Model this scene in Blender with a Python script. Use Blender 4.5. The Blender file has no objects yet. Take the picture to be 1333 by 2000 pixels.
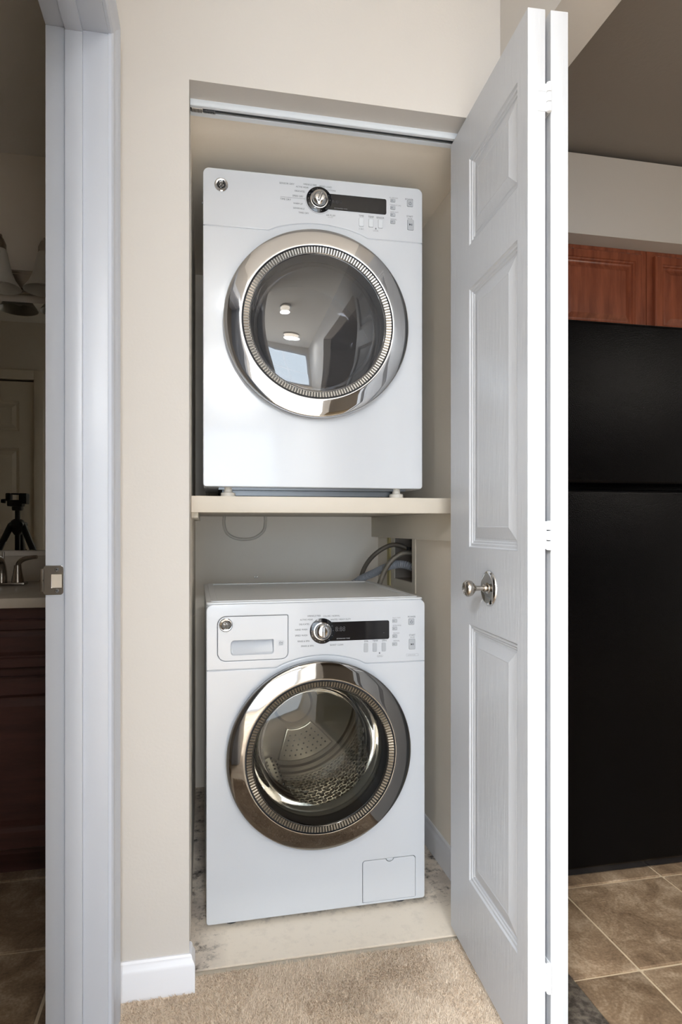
import bpy, bmesh, math, random
import numpy as np
from math import sin, cos, pi, radians, atan2, sqrt
from mathutils import Vector, Matrix, noise

C = bpy.context.scene.collection
sc = bpy.context.scene
# ------------------------------------------------------------------ camera
FPX, TH, Y0, CAMH, CX = 1221.0, 0.1991, 1029.8, 1.041, 644.3
cam = bpy.data.cameras.new('camera')
camo = bpy.data.objects.new('camera', cam)
C.objects.link(camo)
camo.location = (0, 0, CAMH)
camo.rotation_euler = (pi / 2, 0, -TH)
cam.sensor_fit = 'VERTICAL'
cam.sensor_height = 24.0
cam.sensor_width = 16.0
cam.lens = FPX / 2000 * 24.0
cam.shift_x = (666.5 - CX) / 2000
cam.shift_y = (Y0 - 1000) / 2000
cam.clip_start = 0.02
sc.camera = camo
# ------------------------------------------------------------------ world, lights, exposure
w = bpy.data.worlds.new('world')
sc.world = w
w.use_nodes = True
bg = w.node_tree.nodes['Background']
bg.inputs[0].default_value = (0.72, 0.84, 1.0, 1)
bg.inputs[1].default_value = 1.6


def area(name, loc, direction, size, size_y, power, col=(1, 1, 1), shape='RECTANGLE'):
    l = bpy.data.lights.new(name, 'AREA')
    l.shape = shape
    l.size = size
    if shape in ('RECTANGLE', 'ELLIPSE'):
        l.size_y = size_y
    l.energy = power
    l.color = col
    o = bpy.data.objects.new(name, l)
    C.objects.link(o)
    o.location = loc
    o.rotation_euler = Vector(direction).to_track_quat('-Z', 'Y').to_euler()
    return o


# daylight through the added patio door and the left living room window, ceiling lamps
area('window_daylight', (-0.35, -3.86, 1.12), (0, 1, 0.0), 1.9, 2.0, 34, (0.80, 0.90, 1.0))  # added source at the unseen patio door, brightens the closet interior
area('window_daylight_left', (-3.26, -1.35, 1.45), (1, 0, 0.0), 2.0, 1.5, 125, (0.80, 0.90, 1.0))
area('hall_lamp_light', (0.10, -0.38, 2.335), (0, 0, -1), 0.16, 0.16, 3.2, (0.91, 0.955, 1.0), 'DISK')
area('living_lamp_light', (0.16, -2.1, 2.33), (0, 0, -1), 0.42, 0.42, 34, (0.91, 0.955, 1.0), 'DISK')
area('entry_lamp_light', (-1.1, -1.25, 2.33), (0, 0, -1), 0.42, 0.42, 66, (0.91, 0.955, 1.0), 'DISK')  # added lamp out of view, fill for the folded door face
area('dining_lamp_light', (3.05, -0.8, 2.33), (0, 0, -1), 0.22, 0.22, 16, (1.0, 0.92, 0.82), 'DISK')

vs = sc.view_settings
sc.display_settings.display_device = 'sRGB'
vs.view_transform = 'Standard'
vs.look = 'None'
vs.gamma = 1
vs.exposure = 1.18
vs.use_curve_mapping = False
sc.cycles.use_denoising = True
sc.cycles.max_bounces = 10
sc.cycles.diffuse_bounces = 6
sc.cycles.glossy_bounces = 6
sc.cycles.transparent_max_bounces = 16
sc.cycles.caustics_reflective = False
sc.cycles.caustics_refractive = False
sc.cycles.sample_clamp_indirect = 6


# ------------------------------------------------------------------ materials
def lin(c):
    return tuple(((x / 255 + 0.055) / 1.055) ** 2.4 if x > 10 else x / 255 / 12.92 for x in c)


def mat(name, rgb, rough=0.5, metal=0.0, bump=None, var=None, coat=0.0, emit=0, spec=0.5, aniso=0):
    m = bpy.data.materials.new(name)
    m.use_nodes = True
    nt = m.node_tree
    b = nt.nodes['Principled BSDF']
    col = (*lin(rgb), 1)
    b.inputs['Base Color'].default_value = col
    b.inputs['Roughness'].default_value = rough
    b.inputs['Metallic'].default_value = metal
    b.inputs['Coat Weight'].default_value = coat
    b.inputs['Coat Roughness'].default_value = 0.05
    b.inputs['Specular IOR Level'].default_value = spec
    b.inputs['Anisotropic'].default_value = aniso
    if emit:
        b.inputs['Emission Color'].default_value = col
        b.inputs['Emission Strength'].default_value = emit
    tc = None
    if bump or var:
        tc = nt.nodes.new('ShaderNodeTexCoord')
    if bump:
        scale, strength, stretch = bump
        mp = nt.nodes.new('ShaderNodeMapping')
        mp.inputs['Scale'].default_value = stretch
        n = nt.nodes.new('ShaderNodeTexNoise')
        n.inputs['Scale'].default_value = scale
        n.inputs['Detail'].default_value = 4
        bp = nt.nodes.new('ShaderNodeBump')
        bp.inputs['Strength'].default_value = strength
        bp.inputs['Distance'].default_value = 0.002
        nt.links.new(tc.outputs['Object'], mp.inputs['Vector'])
        nt.links.new(mp.outputs[0], n.inputs['Vector'])
        nt.links.new(n.outputs[0], bp.inputs['Height'])
        nt.links.new(bp.outputs[0], b.inputs['Normal'])
    if var:
        scale, rgb2, lo, hi, stretch = var
        mp = nt.nodes.new('ShaderNodeMapping')
        mp.inputs['Scale'].default_value = stretch
        n = nt.nodes.new('ShaderNodeTexNoise')
        n.inputs['Scale'].default_value = scale
        n.inputs['Detail'].default_value = 6
        n.inputs['Roughness'].default_value = 0.65
        r = nt.nodes.new('ShaderNodeValToRGB')
        r.color_ramp.elements[0].position = lo
        r.color_ramp.elements[0].color = (*lin(rgb2), 1)
        r.color_ramp.elements[1].position = hi
        r.color_ramp.elements[1].color = col
        nt.links.new(tc.outputs['Object'], mp.inputs['Vector'])
        nt.links.new(mp.outputs[0], n.inputs['Vector'])
        nt.links.new(n.outputs[0], r.inputs['Fac'])
        nt.links.new(r.outputs[0], b.inputs['Base Color'])
    return m


def thin_glass(name, tint, ior=1.5, rough=0.0, body=None):
    m = bpy.data.materials.new(name)
    m.use_nodes = True
    nt = m.node_tree
    nt.nodes.remove(nt.nodes['Principled BSDF'])
    out = nt.nodes['Material Output']
    t = nt.nodes.new('ShaderNodeBsdfTransparent')
    t.inputs[0].default_value = (*tint, 1)
    g = nt.nodes.new('ShaderNodeBsdfGlossy')
    g.inputs['Roughness'].default_value = rough
    fr = nt.nodes.new('ShaderNodeFresnel')
    fr.inputs[0].default_value = ior
    mx = nt.nodes.new('ShaderNodeMixShader')
    nt.links.new(fr.outputs[0], mx.inputs[0])
    nt.links.new(t.outputs[0], mx.inputs[1])
    nt.links.new(g.outputs[0], mx.inputs[2])
    last = mx
    if body:
        d = nt.nodes.new('ShaderNodeBsdfDiffuse')
        d.inputs[0].default_value = (*body[0], 1)
        m2 = nt.nodes.new('ShaderNodeMixShader')
        m2.inputs[0].default_value = body[1]
        nt.links.new(mx.outputs[0], m2.inputs[1])
        nt.links.new(d.outputs[0], m2.inputs[2])
        last = m2
    nt.links.new(last.outputs[0], out.inputs[0])
    return m


M = {}
M['wall'] = mat('wall_paint', (201, 197, 192), 0.6, bump=(160, 0.12, (1, 1, 1)), spec=0.3)
M['ceiling_kitchen'] = mat('kitchen_ceiling_paint', (138, 132, 127), 0.8, bump=(90, 0.35, (1, 1, 1)), spec=0.2)  # ceiling colour darkened, the unlit kitchen's shade is painted in
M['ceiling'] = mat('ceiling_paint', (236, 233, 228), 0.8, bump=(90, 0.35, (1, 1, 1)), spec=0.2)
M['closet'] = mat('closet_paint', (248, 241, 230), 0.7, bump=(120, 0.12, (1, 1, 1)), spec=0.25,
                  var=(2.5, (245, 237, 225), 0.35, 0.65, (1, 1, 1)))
M['bath'] = mat('bath_wall_paint', (238, 230, 219), 0.7, spec=0.25)
M['bath_door'] = mat('bath_door_paint', (240, 230, 214), 0.4)
M['trim'] = mat('white_trim_paint', (192, 198, 209), 0.32, bump=(14, 0.12, (1, 1, 0.06)))
M['door'] = mat('door_paint', (196, 199, 204), 0.38, bump=(110, 0.35, (1, 1, 0.12)))
M['door_rail'] = mat('door_rail_paint', (222, 224, 229), 0.38, bump=(110, 0.35, (0.12, 1, 1)))
M['base'] = mat('baseboard_paint', (229, 231, 237), 0.35, bump=(20, 0.15, (0.2, 1, 1)))
M['enamel'] = mat('white_enamel', (198, 202, 208), 0.2, coat=0.3)
M['enamel_top'] = mat('white_enamel_lid', (214, 216, 218), 0.3)
M['chrome'] = mat('chrome', (212, 213, 215), 0.03, 1.0)
M['chrome_dark'] = mat('smoked_chrome', (146, 144, 141), 0.04, 1.0)
M['nickel'] = mat('brushed_nickel', (178, 172, 164), 0.22, 1.0)
M['steel'] = mat('drum_steel', (190, 186, 180), 0.28, 1.0, bump=(30, 0.1, (1, 8, 1)))
M['steel_dark'] = mat('drum_back_steel', (140, 136, 130), 0.32, 1.0)
M['galv'] = mat('galvanised_steel', (96, 98, 100), 0.35, 0.9)
M['black'] = mat('black_gloss', (16, 17, 21), 0.12)
M['rubber'] = mat('dark_rubber', (40, 41, 44), 0.6)
M['gasket'] = mat('door_gasket_grey', (92, 94, 98), 0.5)
M['grey_plastic'] = mat('grey_plastic', (150, 152, 154), 0.45)
M['button'] = mat('button_grey', (166, 170, 176), 0.4)
M['button_light'] = mat('button_light_grey', (204, 209, 214), 0.35)
M['ink'] = mat('grey_ink', (62, 66, 74), 0.6)
M['ink_light'] = mat('light_ink', (120, 122, 128), 0.6)
M['ink_pale'] = mat('pale_ink', (178, 178, 180), 0.6)
M['drum_white'] = mat('dryer_drum_enamel', (150, 150, 152), 0.4)
M['shelf'] = mat('shelf_paint', (202, 194, 181), 0.45, bump=(40, 0.15, (0.3, 1, 1)))
M['cleat'] = mat('cleat_paint', (222, 216, 203), 0.5, bump=(40, 0.12, (1, 0.3, 1)))
M['pvc'] = mat('white_plastic_cord', (214, 208, 198), 0.45)
M['braid'] = mat('braided_hose', (150, 143, 132), 0.35, 0.6, bump=(500, 0.8, (1, 1, 1)))
M['brown_hose'] = mat('grey_brown_hose', (112, 104, 94), 0.45, 0.3, bump=(400, 0.5, (1, 1, 1)))
M['drain'] = mat('corrugated_hose', (168, 172, 180), 0.4)
M['raw_wood'] = mat('raw_wood', (196, 184, 132), 0.7)
M['box_inside'] = mat('outlet_box_plastic', (140, 130, 120), 0.5)
M['screw'] = mat('screw_metal', (170, 168, 162), 0.3, 0.9)
M['white_metal'] = mat('painted_hinge', (236, 238, 240), 0.25)
M['track'] = mat('track_enamel', (226, 232, 238), 0.3, 0.1)
M['track_in'] = mat('track_inside', (112, 118, 124), 0.4, 0.5)
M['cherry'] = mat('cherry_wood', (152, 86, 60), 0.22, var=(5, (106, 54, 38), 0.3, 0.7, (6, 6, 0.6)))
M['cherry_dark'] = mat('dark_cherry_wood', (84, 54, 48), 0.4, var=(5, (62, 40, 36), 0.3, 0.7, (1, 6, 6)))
M['fridge'] = mat('black_textured_steel', (5, 5, 6), 0.19, bump=(300, 0.42, (1, 1, 1)), spec=0.11)
M['marble'] = mat('cultured_marble', (205, 196, 182), 0.25, var=(6, (188, 176, 160), 0.3, 0.6, (1, 1, 1)))
M['mirror'] = mat('mirror_silver', (225, 228, 222), 0.0, 1.0)
M['frost'] = mat('frosted_glass', (205, 203, 196), 0.35)
M['tripod'] = mat('tripod_black', (18, 24, 30), 0.4)
M['grout'] = mat('tile_grout', (206, 188, 160), 0.85, bump=(300, 0.4, (1, 1, 1)))
M['threshold'] = mat('threshold_strip', (186, 176, 160), 0.6)
M['lamp'] = mat('lamp_glass', (255, 244, 228), 0.4, emit=3.0)
M['window_glass'] = thin_glass('window_glass', (0.95, 0.97, 0.97))
M['dryer_glass'] = thin_glass('dryer_tinted_glass', (0.30, 0.31, 0.33), 2.1, body=((0.10, 0.10, 0.105), 0.25))
M['washer_glass'] = thin_glass('washer_window_glass', (0.72, 0.70, 0.64), 1.45)
M['bowl_glass'] = thin_glass('washer_bowl_glass', (0.88, 0.88, 0.85), 1.22)
M['paper'] = mat('sticker_grey', (190, 194, 200), 0.5)

# tile: mottled stone look
def tile_mat(name, a, b_, c_):
    m = bpy.data.materials.new(name)
    m.use_nodes = True
    nt = m.node_tree
    bs = nt.nodes['Principled BSDF']
    tc = nt.nodes.new('ShaderNodeTexCoord')
    n1 = nt.nodes.new('ShaderNodeTexNoise')
    n1.inputs['Scale'].default_value = 9
    n1.inputs['Distortion'].default_value = 0.6
    n1.inputs['Detail'].default_value = 8
    n1.inputs['Roughness'].default_value = 0.7
    n2 = nt.nodes.new('ShaderNodeTexNoise')
    n2.inputs['Scale'].default_value = 160
    n2.inputs['Detail'].default_value = 3
    r = nt.nodes.new('ShaderNodeValToRGB')
    r.color_ramp.elements[0].position = 0.3
    r.color_ramp.elements[0].color = (*lin(a), 1)
    r.color_ramp.elements[1].position = 0.7
    r.color_ramp.elements[1].color = (*lin(c_), 1)
    e = r.color_ramp.elements.new(0.5)
    e.color = (*lin(b_), 1)
    mixn = nt.nodes.new('ShaderNodeMath')
    mixn.operation = 'MULTIPLY_ADD'
    mixn.inputs[1].default_value = 0.3
    sb = nt.nodes.new('ShaderNodeMath')
    sb.operation = 'SUBTRACT'
    sb.inputs[1].default_value = 0.15
    nt.links.new(tc.outputs['Object'], n1.inputs[0])
    nt.links.new(tc.outputs['Object'], n2.inputs[0])
    nt.links.new(n2.outputs[0], mixn.inputs[0])
    nt.links.new(n1.outputs[0], sb.inputs[0])
    nt.links.new(sb.outputs[0], mixn.inputs[2])
    nt.links.new(mixn.outputs[0], r.inputs[0])
    nt.links.new(r.outputs[0], bs.inputs['Base Color'])
    bs.inputs['Roughness'].default_value = 0.42
    bp = nt.nodes.new('ShaderNodeBump')
    bp.inputs['Strength'].default_value = 0.25
    bp.inputs['Distance'].default_value = 0.002
    nt.links.new(n1.outputs[0], bp.inputs['Height'])
    nt.links.new(bp.outputs[0], bs.inputs['Normal'])
    return m


M['tile'] = tile_mat('stone_tile', (98, 78, 60), (142, 120, 96), (184, 164, 140))


def vinyl_mat():
    m = mat('worn_vinyl', (222, 210, 192), 0.5)
    nt = m.node_tree
    bs = nt.nodes['Principled BSDF']
    tc = nt.nodes.new('ShaderNodeTexCoord')

    def noise_ramp(scale, lo, hi, detail=6, rough=0.7):
        n = nt.nodes.new('ShaderNodeTexNoise')
        n.inputs['Scale'].default_value = scale
        n.inputs['Detail'].default_value = detail
        n.inputs['Roughness'].default_value = rough
        mr = nt.nodes.new('ShaderNodeMapRange')
        mr.inputs[1].default_value = lo
        mr.inputs[2].default_value = hi
        nt.links.new(tc.outputs['Object'], n.inputs[0])
        nt.links.new(n.outputs[0], mr.inputs[0])
        return mr.outputs[0]

    # worn zones follow the walls (left strip, right strip); their shape is their own
    sep = nt.nodes.new('ShaderNodeSeparateXYZ')
    nt.links.new(tc.outputs['Object'], sep.inputs[0])

    def mrng(src, a, b):
        q = nt.nodes.new('ShaderNodeMapRange')
        q.inputs[1].default_value = a
        q.inputs[2].default_value = b
        nt.links.new(src, q.inputs[0])
        return q.outputs[0]

    def mth(op, a, b):
        q = nt.nodes.new('ShaderNodeMath')
        q.operation = op
        q.use_clamp = True
        for i, v in enumerate((a, b)):
            if isinstance(v, (int, float)):
                q.inputs[i].default_value = v
            else:
                nt.links.new(v, q.inputs[i])
        return q.outputs[0]

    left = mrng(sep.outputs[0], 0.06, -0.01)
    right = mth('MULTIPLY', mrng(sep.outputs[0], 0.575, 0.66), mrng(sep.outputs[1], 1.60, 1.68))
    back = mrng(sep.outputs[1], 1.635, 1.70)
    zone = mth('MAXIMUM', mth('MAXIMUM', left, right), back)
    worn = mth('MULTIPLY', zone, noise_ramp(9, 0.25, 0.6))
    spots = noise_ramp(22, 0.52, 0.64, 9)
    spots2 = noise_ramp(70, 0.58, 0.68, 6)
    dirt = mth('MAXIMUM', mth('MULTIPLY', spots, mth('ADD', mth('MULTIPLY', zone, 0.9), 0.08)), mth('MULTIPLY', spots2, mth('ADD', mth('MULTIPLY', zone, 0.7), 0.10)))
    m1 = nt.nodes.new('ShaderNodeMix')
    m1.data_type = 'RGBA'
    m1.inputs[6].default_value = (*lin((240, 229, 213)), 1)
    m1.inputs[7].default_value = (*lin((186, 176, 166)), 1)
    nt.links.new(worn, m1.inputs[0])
    m2 = nt.nodes.new('ShaderNodeMix')
    m2.data_type = 'RGBA'
    m2.inputs[7].default_value = (*lin((74, 68, 64)), 1)
    nt.links.new(m1.outputs[2], m2.inputs[6])
    nt.links.new(dirt, m2.inputs[0])
    nt.links.new(m2.outputs[2], bs.inputs['Base Color'])
    return m


M['vinyl'] = vinyl_mat()


def carpet_mat():
    m = mat('beige_carpet', (190, 166, 140), 0.95, bump=(260, 0.9, (1, 1, 1)), spec=0.1)
    nt = m.node_tree
    bs = nt.nodes['Principled BSDF']
    tc = nt.nodes.new('ShaderNodeTexCoord')
    n = nt.nodes.new('ShaderNodeTexNoise')
    n.inputs['Scale'].default_value = 240
    n.inputs['Detail'].default_value = 3
    n2 = nt.nodes.new('ShaderNodeTexNoise')
    n2.inputs['Scale'].default_value = 3.5
    n2.inputs['Detail'].default_value = 4
    a = nt.nodes.new('ShaderNodeMath')
    a.operation = 'ADD'
    nt.links.new(tc.outputs['Object'], n.inputs[0])
    nt.links.new(tc.outputs['Object'], n2.inputs[0])
    nt.links.new(n.outputs[0], a.inputs[0])
    nt.links.new(n2.outputs[0], a.inputs[1])
    r = nt.nodes.new('ShaderNodeValToRGB')
    r.color_ramp.elements[0].position = 0.70
    r.color_ramp.elements[0].color = (*lin((166, 144, 122)), 1)
    r.color_ramp.elements[1].position = 1.2
    r.color_ramp.elements[1].color = (*lin((222, 206, 187)), 1)
    nt.links.new(a.outputs[0], r.inputs[0])
    nt.links.new(r.outputs[0], bs.inputs['Base Color'])
    return m


M['carpet'] = carpet_mat()


def drum_mat():
    """washer drum wall: rows of perforations and bosses (UV: u around, v along depth)"""
    m = mat('perforated_drum_steel', (196, 192, 186), 0.25, 1.0)
    nt = m.node_tree
    bs = nt.nodes['Principled BSDF']
    uv = nt.nodes.new('ShaderNodeTexCoord')
    sp = nt.nodes.new('ShaderNodeSeparateXYZ')
    nt.links.new(uv.outputs['UV'], sp.inputs[0])

    def mth(op, a, b=0.0, c=0.0):
        q = nt.nodes.new('ShaderNodeMath')
        q.operation = op
        for i, v in enumerate((a, b, c)):
            if isinstance(v, (int, float)):
                q.inputs[i].default_value = v
            else:
                nt.links.new(v, q.inputs[i])
        return q.outputs[0]
    u = mth('MULTIPLY', sp.outputs[0], 96)
    v = mth('MULTIPLY', sp.outputs[1], 22)
    row = mth('MODULO', mth('FLOOR', v), 2)
    u = mth('MULTIPLY_ADD', row, 0.5, u)
    fu = mth('SUBTRACT', mth('FRACT', u), 0.5)
    fv = mth('SUBTRACT', mth('FRACT', v), 0.5)
    d = mth('SQRT', mth('ADD', mth('MULTIPLY', fu, fu), mth('MULTIPLY', fv, fv)))
    hole = mth('LESS_THAN', d, 0.16)
    mr = nt.nodes.new('ShaderNodeMapRange')
    mr.interpolation_type = 'SMOOTHSTEP'
    mr.inputs[1].default_value = 0.48
    mr.inputs[2].default_value = 0.12
    nt.links.new(d, mr.inputs[0])
    bp = nt.nodes.new('ShaderNodeBump')
    bp.inputs['Strength'].default_value = 1.0
    bp.inputs['Distance'].default_value = 0.006
    nt.links.new(mr.outputs[0], bp.inputs['Height'])
    nt.links.new(bp.outputs[0], bs.inputs['Normal'])
    mx = nt.nodes.new('ShaderNodeMix')
    mx.data_type = 'RGBA'
    mx.inputs[6].default_value = (*lin((176, 172, 166)), 1)
    mx.inputs[7].default_value = (0.01, 0.01, 0.01, 1)
    nt.links.new(hole, mx.inputs[0])
    nt.links.new(mx.outputs[2], bs.inputs['Base Color'])
    return m


M['drum'] = drum_mat()


# ------------------------------------------------------------------ object helpers
def link(o, parent=None):
    C.objects.link(o)
    if parent is not None:
        o.parent = parent
    return o


def mesh_obj(name, me, m, parent=None, smooth=None):
    me.materials.clear()
    me.materials.append(m)
    o = bpy.data.objects.new(name, me)
    link(o, parent)
    if smooth is not None:
        for p in me.polygons:
            p.use_smooth = True
        me.set_sharp_from_angle(angle=radians(smooth))
    return o


def bm_obj(name, bm, m, parent=None, smooth=None):
    me = bpy.data.meshes.new(name)
    bm.normal_update()
    bm.to_mesh(me)
    bm.free()
    return mesh_obj(name, me, m, parent, smooth)


def add_box(bm, x0, x1, y0, y1, z0, z1, bev=0.0, seg=2):
    t = bmesh.new()
    bmesh.ops.create_cube(t, size=1)
    for v in t.verts:
        v.co = Vector(((x0 + x1) / 2 + v.co.x * (x1 - x0), (y0 + y1) / 2 + v.co.y * (y1 - y0), (z0 + z1) / 2 + v.co.z * (z1 - z0)))
    if bev > 0:
        bmesh.ops.bevel(t, geom=list(t.edges), offset=bev, segments=seg, affect='EDGES', profile=0.5)
    me = bpy.data.meshes.new('tmp')
    t.to_mesh(me)
    t.free()
    bm.from_mesh(me)
    bpy.data.meshes.remove(me)


def box(name, x0, x1, y0, y1, z0, z1, m, parent=None, bev=0.0, seg=2):
    bm = bmesh.new()
    add_box(bm, x0, x1, y0, y1, z0, z1, bev, seg)
    return bm_obj(name, bm, m, parent, 40 if bev else None)


def boxes(name, lst, m, parent=None, bev=0.0):
    bm = bmesh.new()
    for b in lst:
        add_box(bm, *b, bev)
    return bm_obj(name, bm, m, parent, 40 if bev else None)


def rrect(x0, x1, z0, z1, r, n=8):
    """rounded rectangle, r = single or (bl, br, tr, tl)"""
    if not isinstance(r, tuple):
        r = (r, r, r, r)
    pts = []
    for (cx, cz, a0, rr) in ((x0 + r[0], z0 + r[0], pi, r[0]), (x1 - r[1], z0 + r[1], 1.5 * pi, r[1]), (x1 - r[2], z1 - r[2], 0, r[2]), (x0 + r[3], z1 - r[3], 0.5 * pi, r[3])):
        if rr < 1e-5:
            pts.append((cx, cz))
            continue
        for i in range(n + 1):
            a = a0 + i / n * pi / 2
            pts.append((cx + rr * cos(a), cz + rr * sin(a)))
    return pts


def circ(cx, cz, r, n=96):
    return [(cx + r * cos(2 * pi * i / n), cz + r * sin(2 * pi * i / n)) for i in range(n)]


def plate(name, polys, yf, yb, m, parent=None, bev=0.0, bres=2, smooth=35):
    """2-D outlines in X/Z (first outer, others holes) extruded from y = yf (front) to yb, front edges rounded"""
    cu = bpy.data.curves.new('c', 'CURVE')
    cu.dimensions = '2D'
    cu.fill_mode = 'BOTH'
    for p in polys:
        s = cu.splines.new('POLY')
        s.points.add(len(p) - 1)
        for i, (a, b) in enumerate(p):
            s.points[i].co = (a, b, 0, 1)
        s.use_cyclic_u = True
    th = yb - yf
    cu.extrude = max(th / 2 - bev, 1e-5)
    cu.bevel_depth = bev
    cu.bevel_resolution = bres
    cu.offset = -bev
    o = bpy.data.objects.new('t', cu)
    C.objects.link(o)
    dg = bpy.context.evaluated_depsgraph_get()
    dg.update()
    me = bpy.data.meshes.new_from_object(o.evaluated_get(dg))
    bpy.data.objects.remove(o)
    bpy.data.curves.remove(cu)
    me.name = name
    yc = (yf + yb) / 2
    for v in me.vertices:
        x, y, z = v.co
        v.co = (x, yc - z, y)
    return mesh_obj(name, me, m, parent, smooth)


def text_meshes(items, y, m, parent, name):
    """items (text, xc, zc, width, height or None) printed flat on the plane y; joined"""
    for it in items:
        bm = bmesh.new()
        t, xc, zc, wd = it[:4]
        cu = bpy.data.curves.new('f', 'FONT')
        cu.body = t
        cu.size = 1
        cu.align_x = 'CENTER'
        cu.align_y = 'CENTER'
        cu.resolution_u = 3
        o = bpy.data.objects.new('t', cu)
        C.objects.link(o)
        dg = bpy.context.evaluated_depsgraph_get()
        dg.update()
        me = bpy.data.meshes.new_from_object(o.evaluated_get(dg))
        bpy.data.objects.remove(o)
        bpy.data.curves.remove(cu)
        xs = [v.co.x for v in me.vertices]
        ys = [v.co.y for v in me.vertices]
        sx = wd / (max(xs) - min(xs))
        hh = it[4] if len(it) > 4 else min(0.0048, sx * (max(ys) - min(ys)) * 1.15)
        sy = hh / (max(ys) - min(ys))
        mx_, my_ = (max(xs) + min(xs)) / 2, (max(ys) + min(ys)) / 2
        for v in me.vertices:
            v.co = (xc + (v.co.x - mx_) * sx, y, zc + (v.co.y - my_) * sy)
        bm.from_mesh(me)
        bpy.data.meshes.remove(me)
        bm_obj(name, bm, m, parent)


def lathe(name, prof, m, parent=None, centre=(0, 0, 0), axis='Y', seg=96, smooth=35, closed=False, uv=False):
    """profile of (radius, height along axis)"""
    bm = bmesh.new()
    rings = []
    for r, h in prof:
        ring = []
        if r < 1e-6:
            p = {'Y': (0, h, 0), 'Z': (0, 0, h), 'X': (h, 0, 0)}[axis]
            ring = [bm.verts.new(Vector(p) + Vector(centre))]
        else:
            for i in range(seg):
                a = 2 * pi * i / seg
                c_, s_ = r * cos(a), r * sin(a)
                p = {'Y': (c_, h, s_), 'Z': (c_, s_, h), 'X': (h, c_, s_)}[axis]
                ring.append(bm.verts.new(Vector(p) + Vector(centre)))
        rings.append(ring)
    if closed:
        rings.append(rings[0])
    uvl = bm.loops.layers.uv.new('UVMap') if uv else None
    for k in range(len(rings) - 1):
        a, b = rings[k], rings[k + 1]
        for i in range(seg):
            j = (i + 1) % seg
            if len(a) == 1 and len(b) == 1:
                continue
            if len(a) == 1:
                f = bm.faces.new((a[0], b[i], b[j]))
            elif len(b) == 1:
                f = bm.faces.new((a[i], a[j], b[0]))
            else:
                f = bm.faces.new((a[i], a[j], b[j], b[i]))
                if uv:
                    us = (i / seg, (i + 1) / seg, (i + 1) / seg, i / seg)
                    vs_ = (k / (len(rings) - 1), k / (len(rings) - 1), (k + 1) / (len(rings) - 1), (k + 1) / (len(rings) - 1))
                    for l, uu, vv in zip(f.loops, us, vs_):
                        l[uvl].uv = (uu, vv)
    bmesh.ops.recalc_face_normals(bm, faces=bm.faces[:])
    return bm_obj(name, bm, m, parent, smooth)


def catmull(pts, n=10):
    P_ = [Vector(p) for p in pts]
    P_ = [P_[0] * 2 - P_[1]] + P_ + [P_[-1] * 2 - P_[-2]]
    out = []
    for i in range(1, len(P_) - 2):
        for k in range(n):
            t = k / n
            a, b, c, d = P_[i - 1], P_[i], P_[i + 1], P_[i + 2]
            out.append(0.5 * ((2 * b) + (c - a) * t + (2 * a - 5 * b + 4 * c - d) * t * t + (3 * b - a - 3 * c + d) * t ** 3))
    out.append(P_[-2])
    return out


def tube(name, pts, r, m, parent=None, seg=12, n=10, cyc=False, rf=None, bm=None):
    pp = catmull(pts, n) if n > 1 else [Vector(p) for p in pts]
    own = bm is None
    if own:
        bm = bmesh.new()
    rings = []
    up = None
    L = 0
    for i, p in enumerate(pp):
        t = (pp[min(i + 1, len(pp) - 1)] - pp[max(i - 1, 0)]).normalized()
        if up is None:
            up = t.orthogonal().normalized()
        up = (up - t * up.dot(t)).normalized()
        sd = t.cross(up)
        if i:
            L += (pp[i] - pp[i - 1]).length
        rr = rf(L) if rf else (r(i / (len(pp) - 1)) if callable(r) else r)
        rings.append([bm.verts.new(p + (up * cos(2 * pi * k / seg) + sd * sin(2 * pi * k / seg)) * rr) for k in range(seg)])
    for a, b in zip(rings, rings[1:]):
        for k in range(seg):
            bm.faces.new((a[k], a[(k + 1) % seg], b[(k + 1) % seg], b[k]))
    bm.faces.new(rings[0][::-1])
    bm.faces.new(rings[-1])
    if own:
        bmesh.ops.recalc_face_normals(bm, faces=bm.faces[:])
        return bm_obj(name, bm, m, parent, 60)


def empty(name, loc, label, cat, rz=0, group=None, kind=None):
    o = bpy.data.objects.new(name, None)
    link(o)
    o.location = loc
    o.rotation_euler = (0, 0, rz)
    return tag(o, label, cat, group, kind)


def tag(o, label, cat, group=None, kind=None):
    o['label'] = label
    o['category'] = cat
    if group:
        o['group'] = group
    if kind:
        o['kind'] = kind
    return o


def struct(o, label, cat):
    return tag(o, label, cat, kind='structure')


def panel_rings(bm, x0, x1, z0, z1, y, sgn, prof):
    """nested rectangles: prof of (inset, depth below the face); sgn=-1 faces -Y, +1 faces +Y. returns outer ring"""
    rings = []
    for ins, dep in prof:
        yy = y - sgn * dep
        rings.append([bm.verts.new(c) for c in ((x0 + ins, yy, z0 + ins), (x1 - ins, yy, z0 + ins), (x1 - ins, yy, z1 - ins), (x0 + ins, yy, z1 - ins))])
    for a, b in zip(rings, rings[1:]):
        for k in range(4):
            bm.faces.new((a[k], a[(k + 1) % 4], b[(k + 1) % 4], b[k]))
    bm.faces.new(rings[-1])
    return rings[0]


DOORPROF = [(0, 0), (0.003, 0.003), (0.008, 0.0035), (0.010, 0.006), (0.014, 0.0065), (0.016, 0.0085), (0.020, 0.0085), (0.022, 0.0075), (0.046, 0.002), (0.048, 0.0025)]


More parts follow.
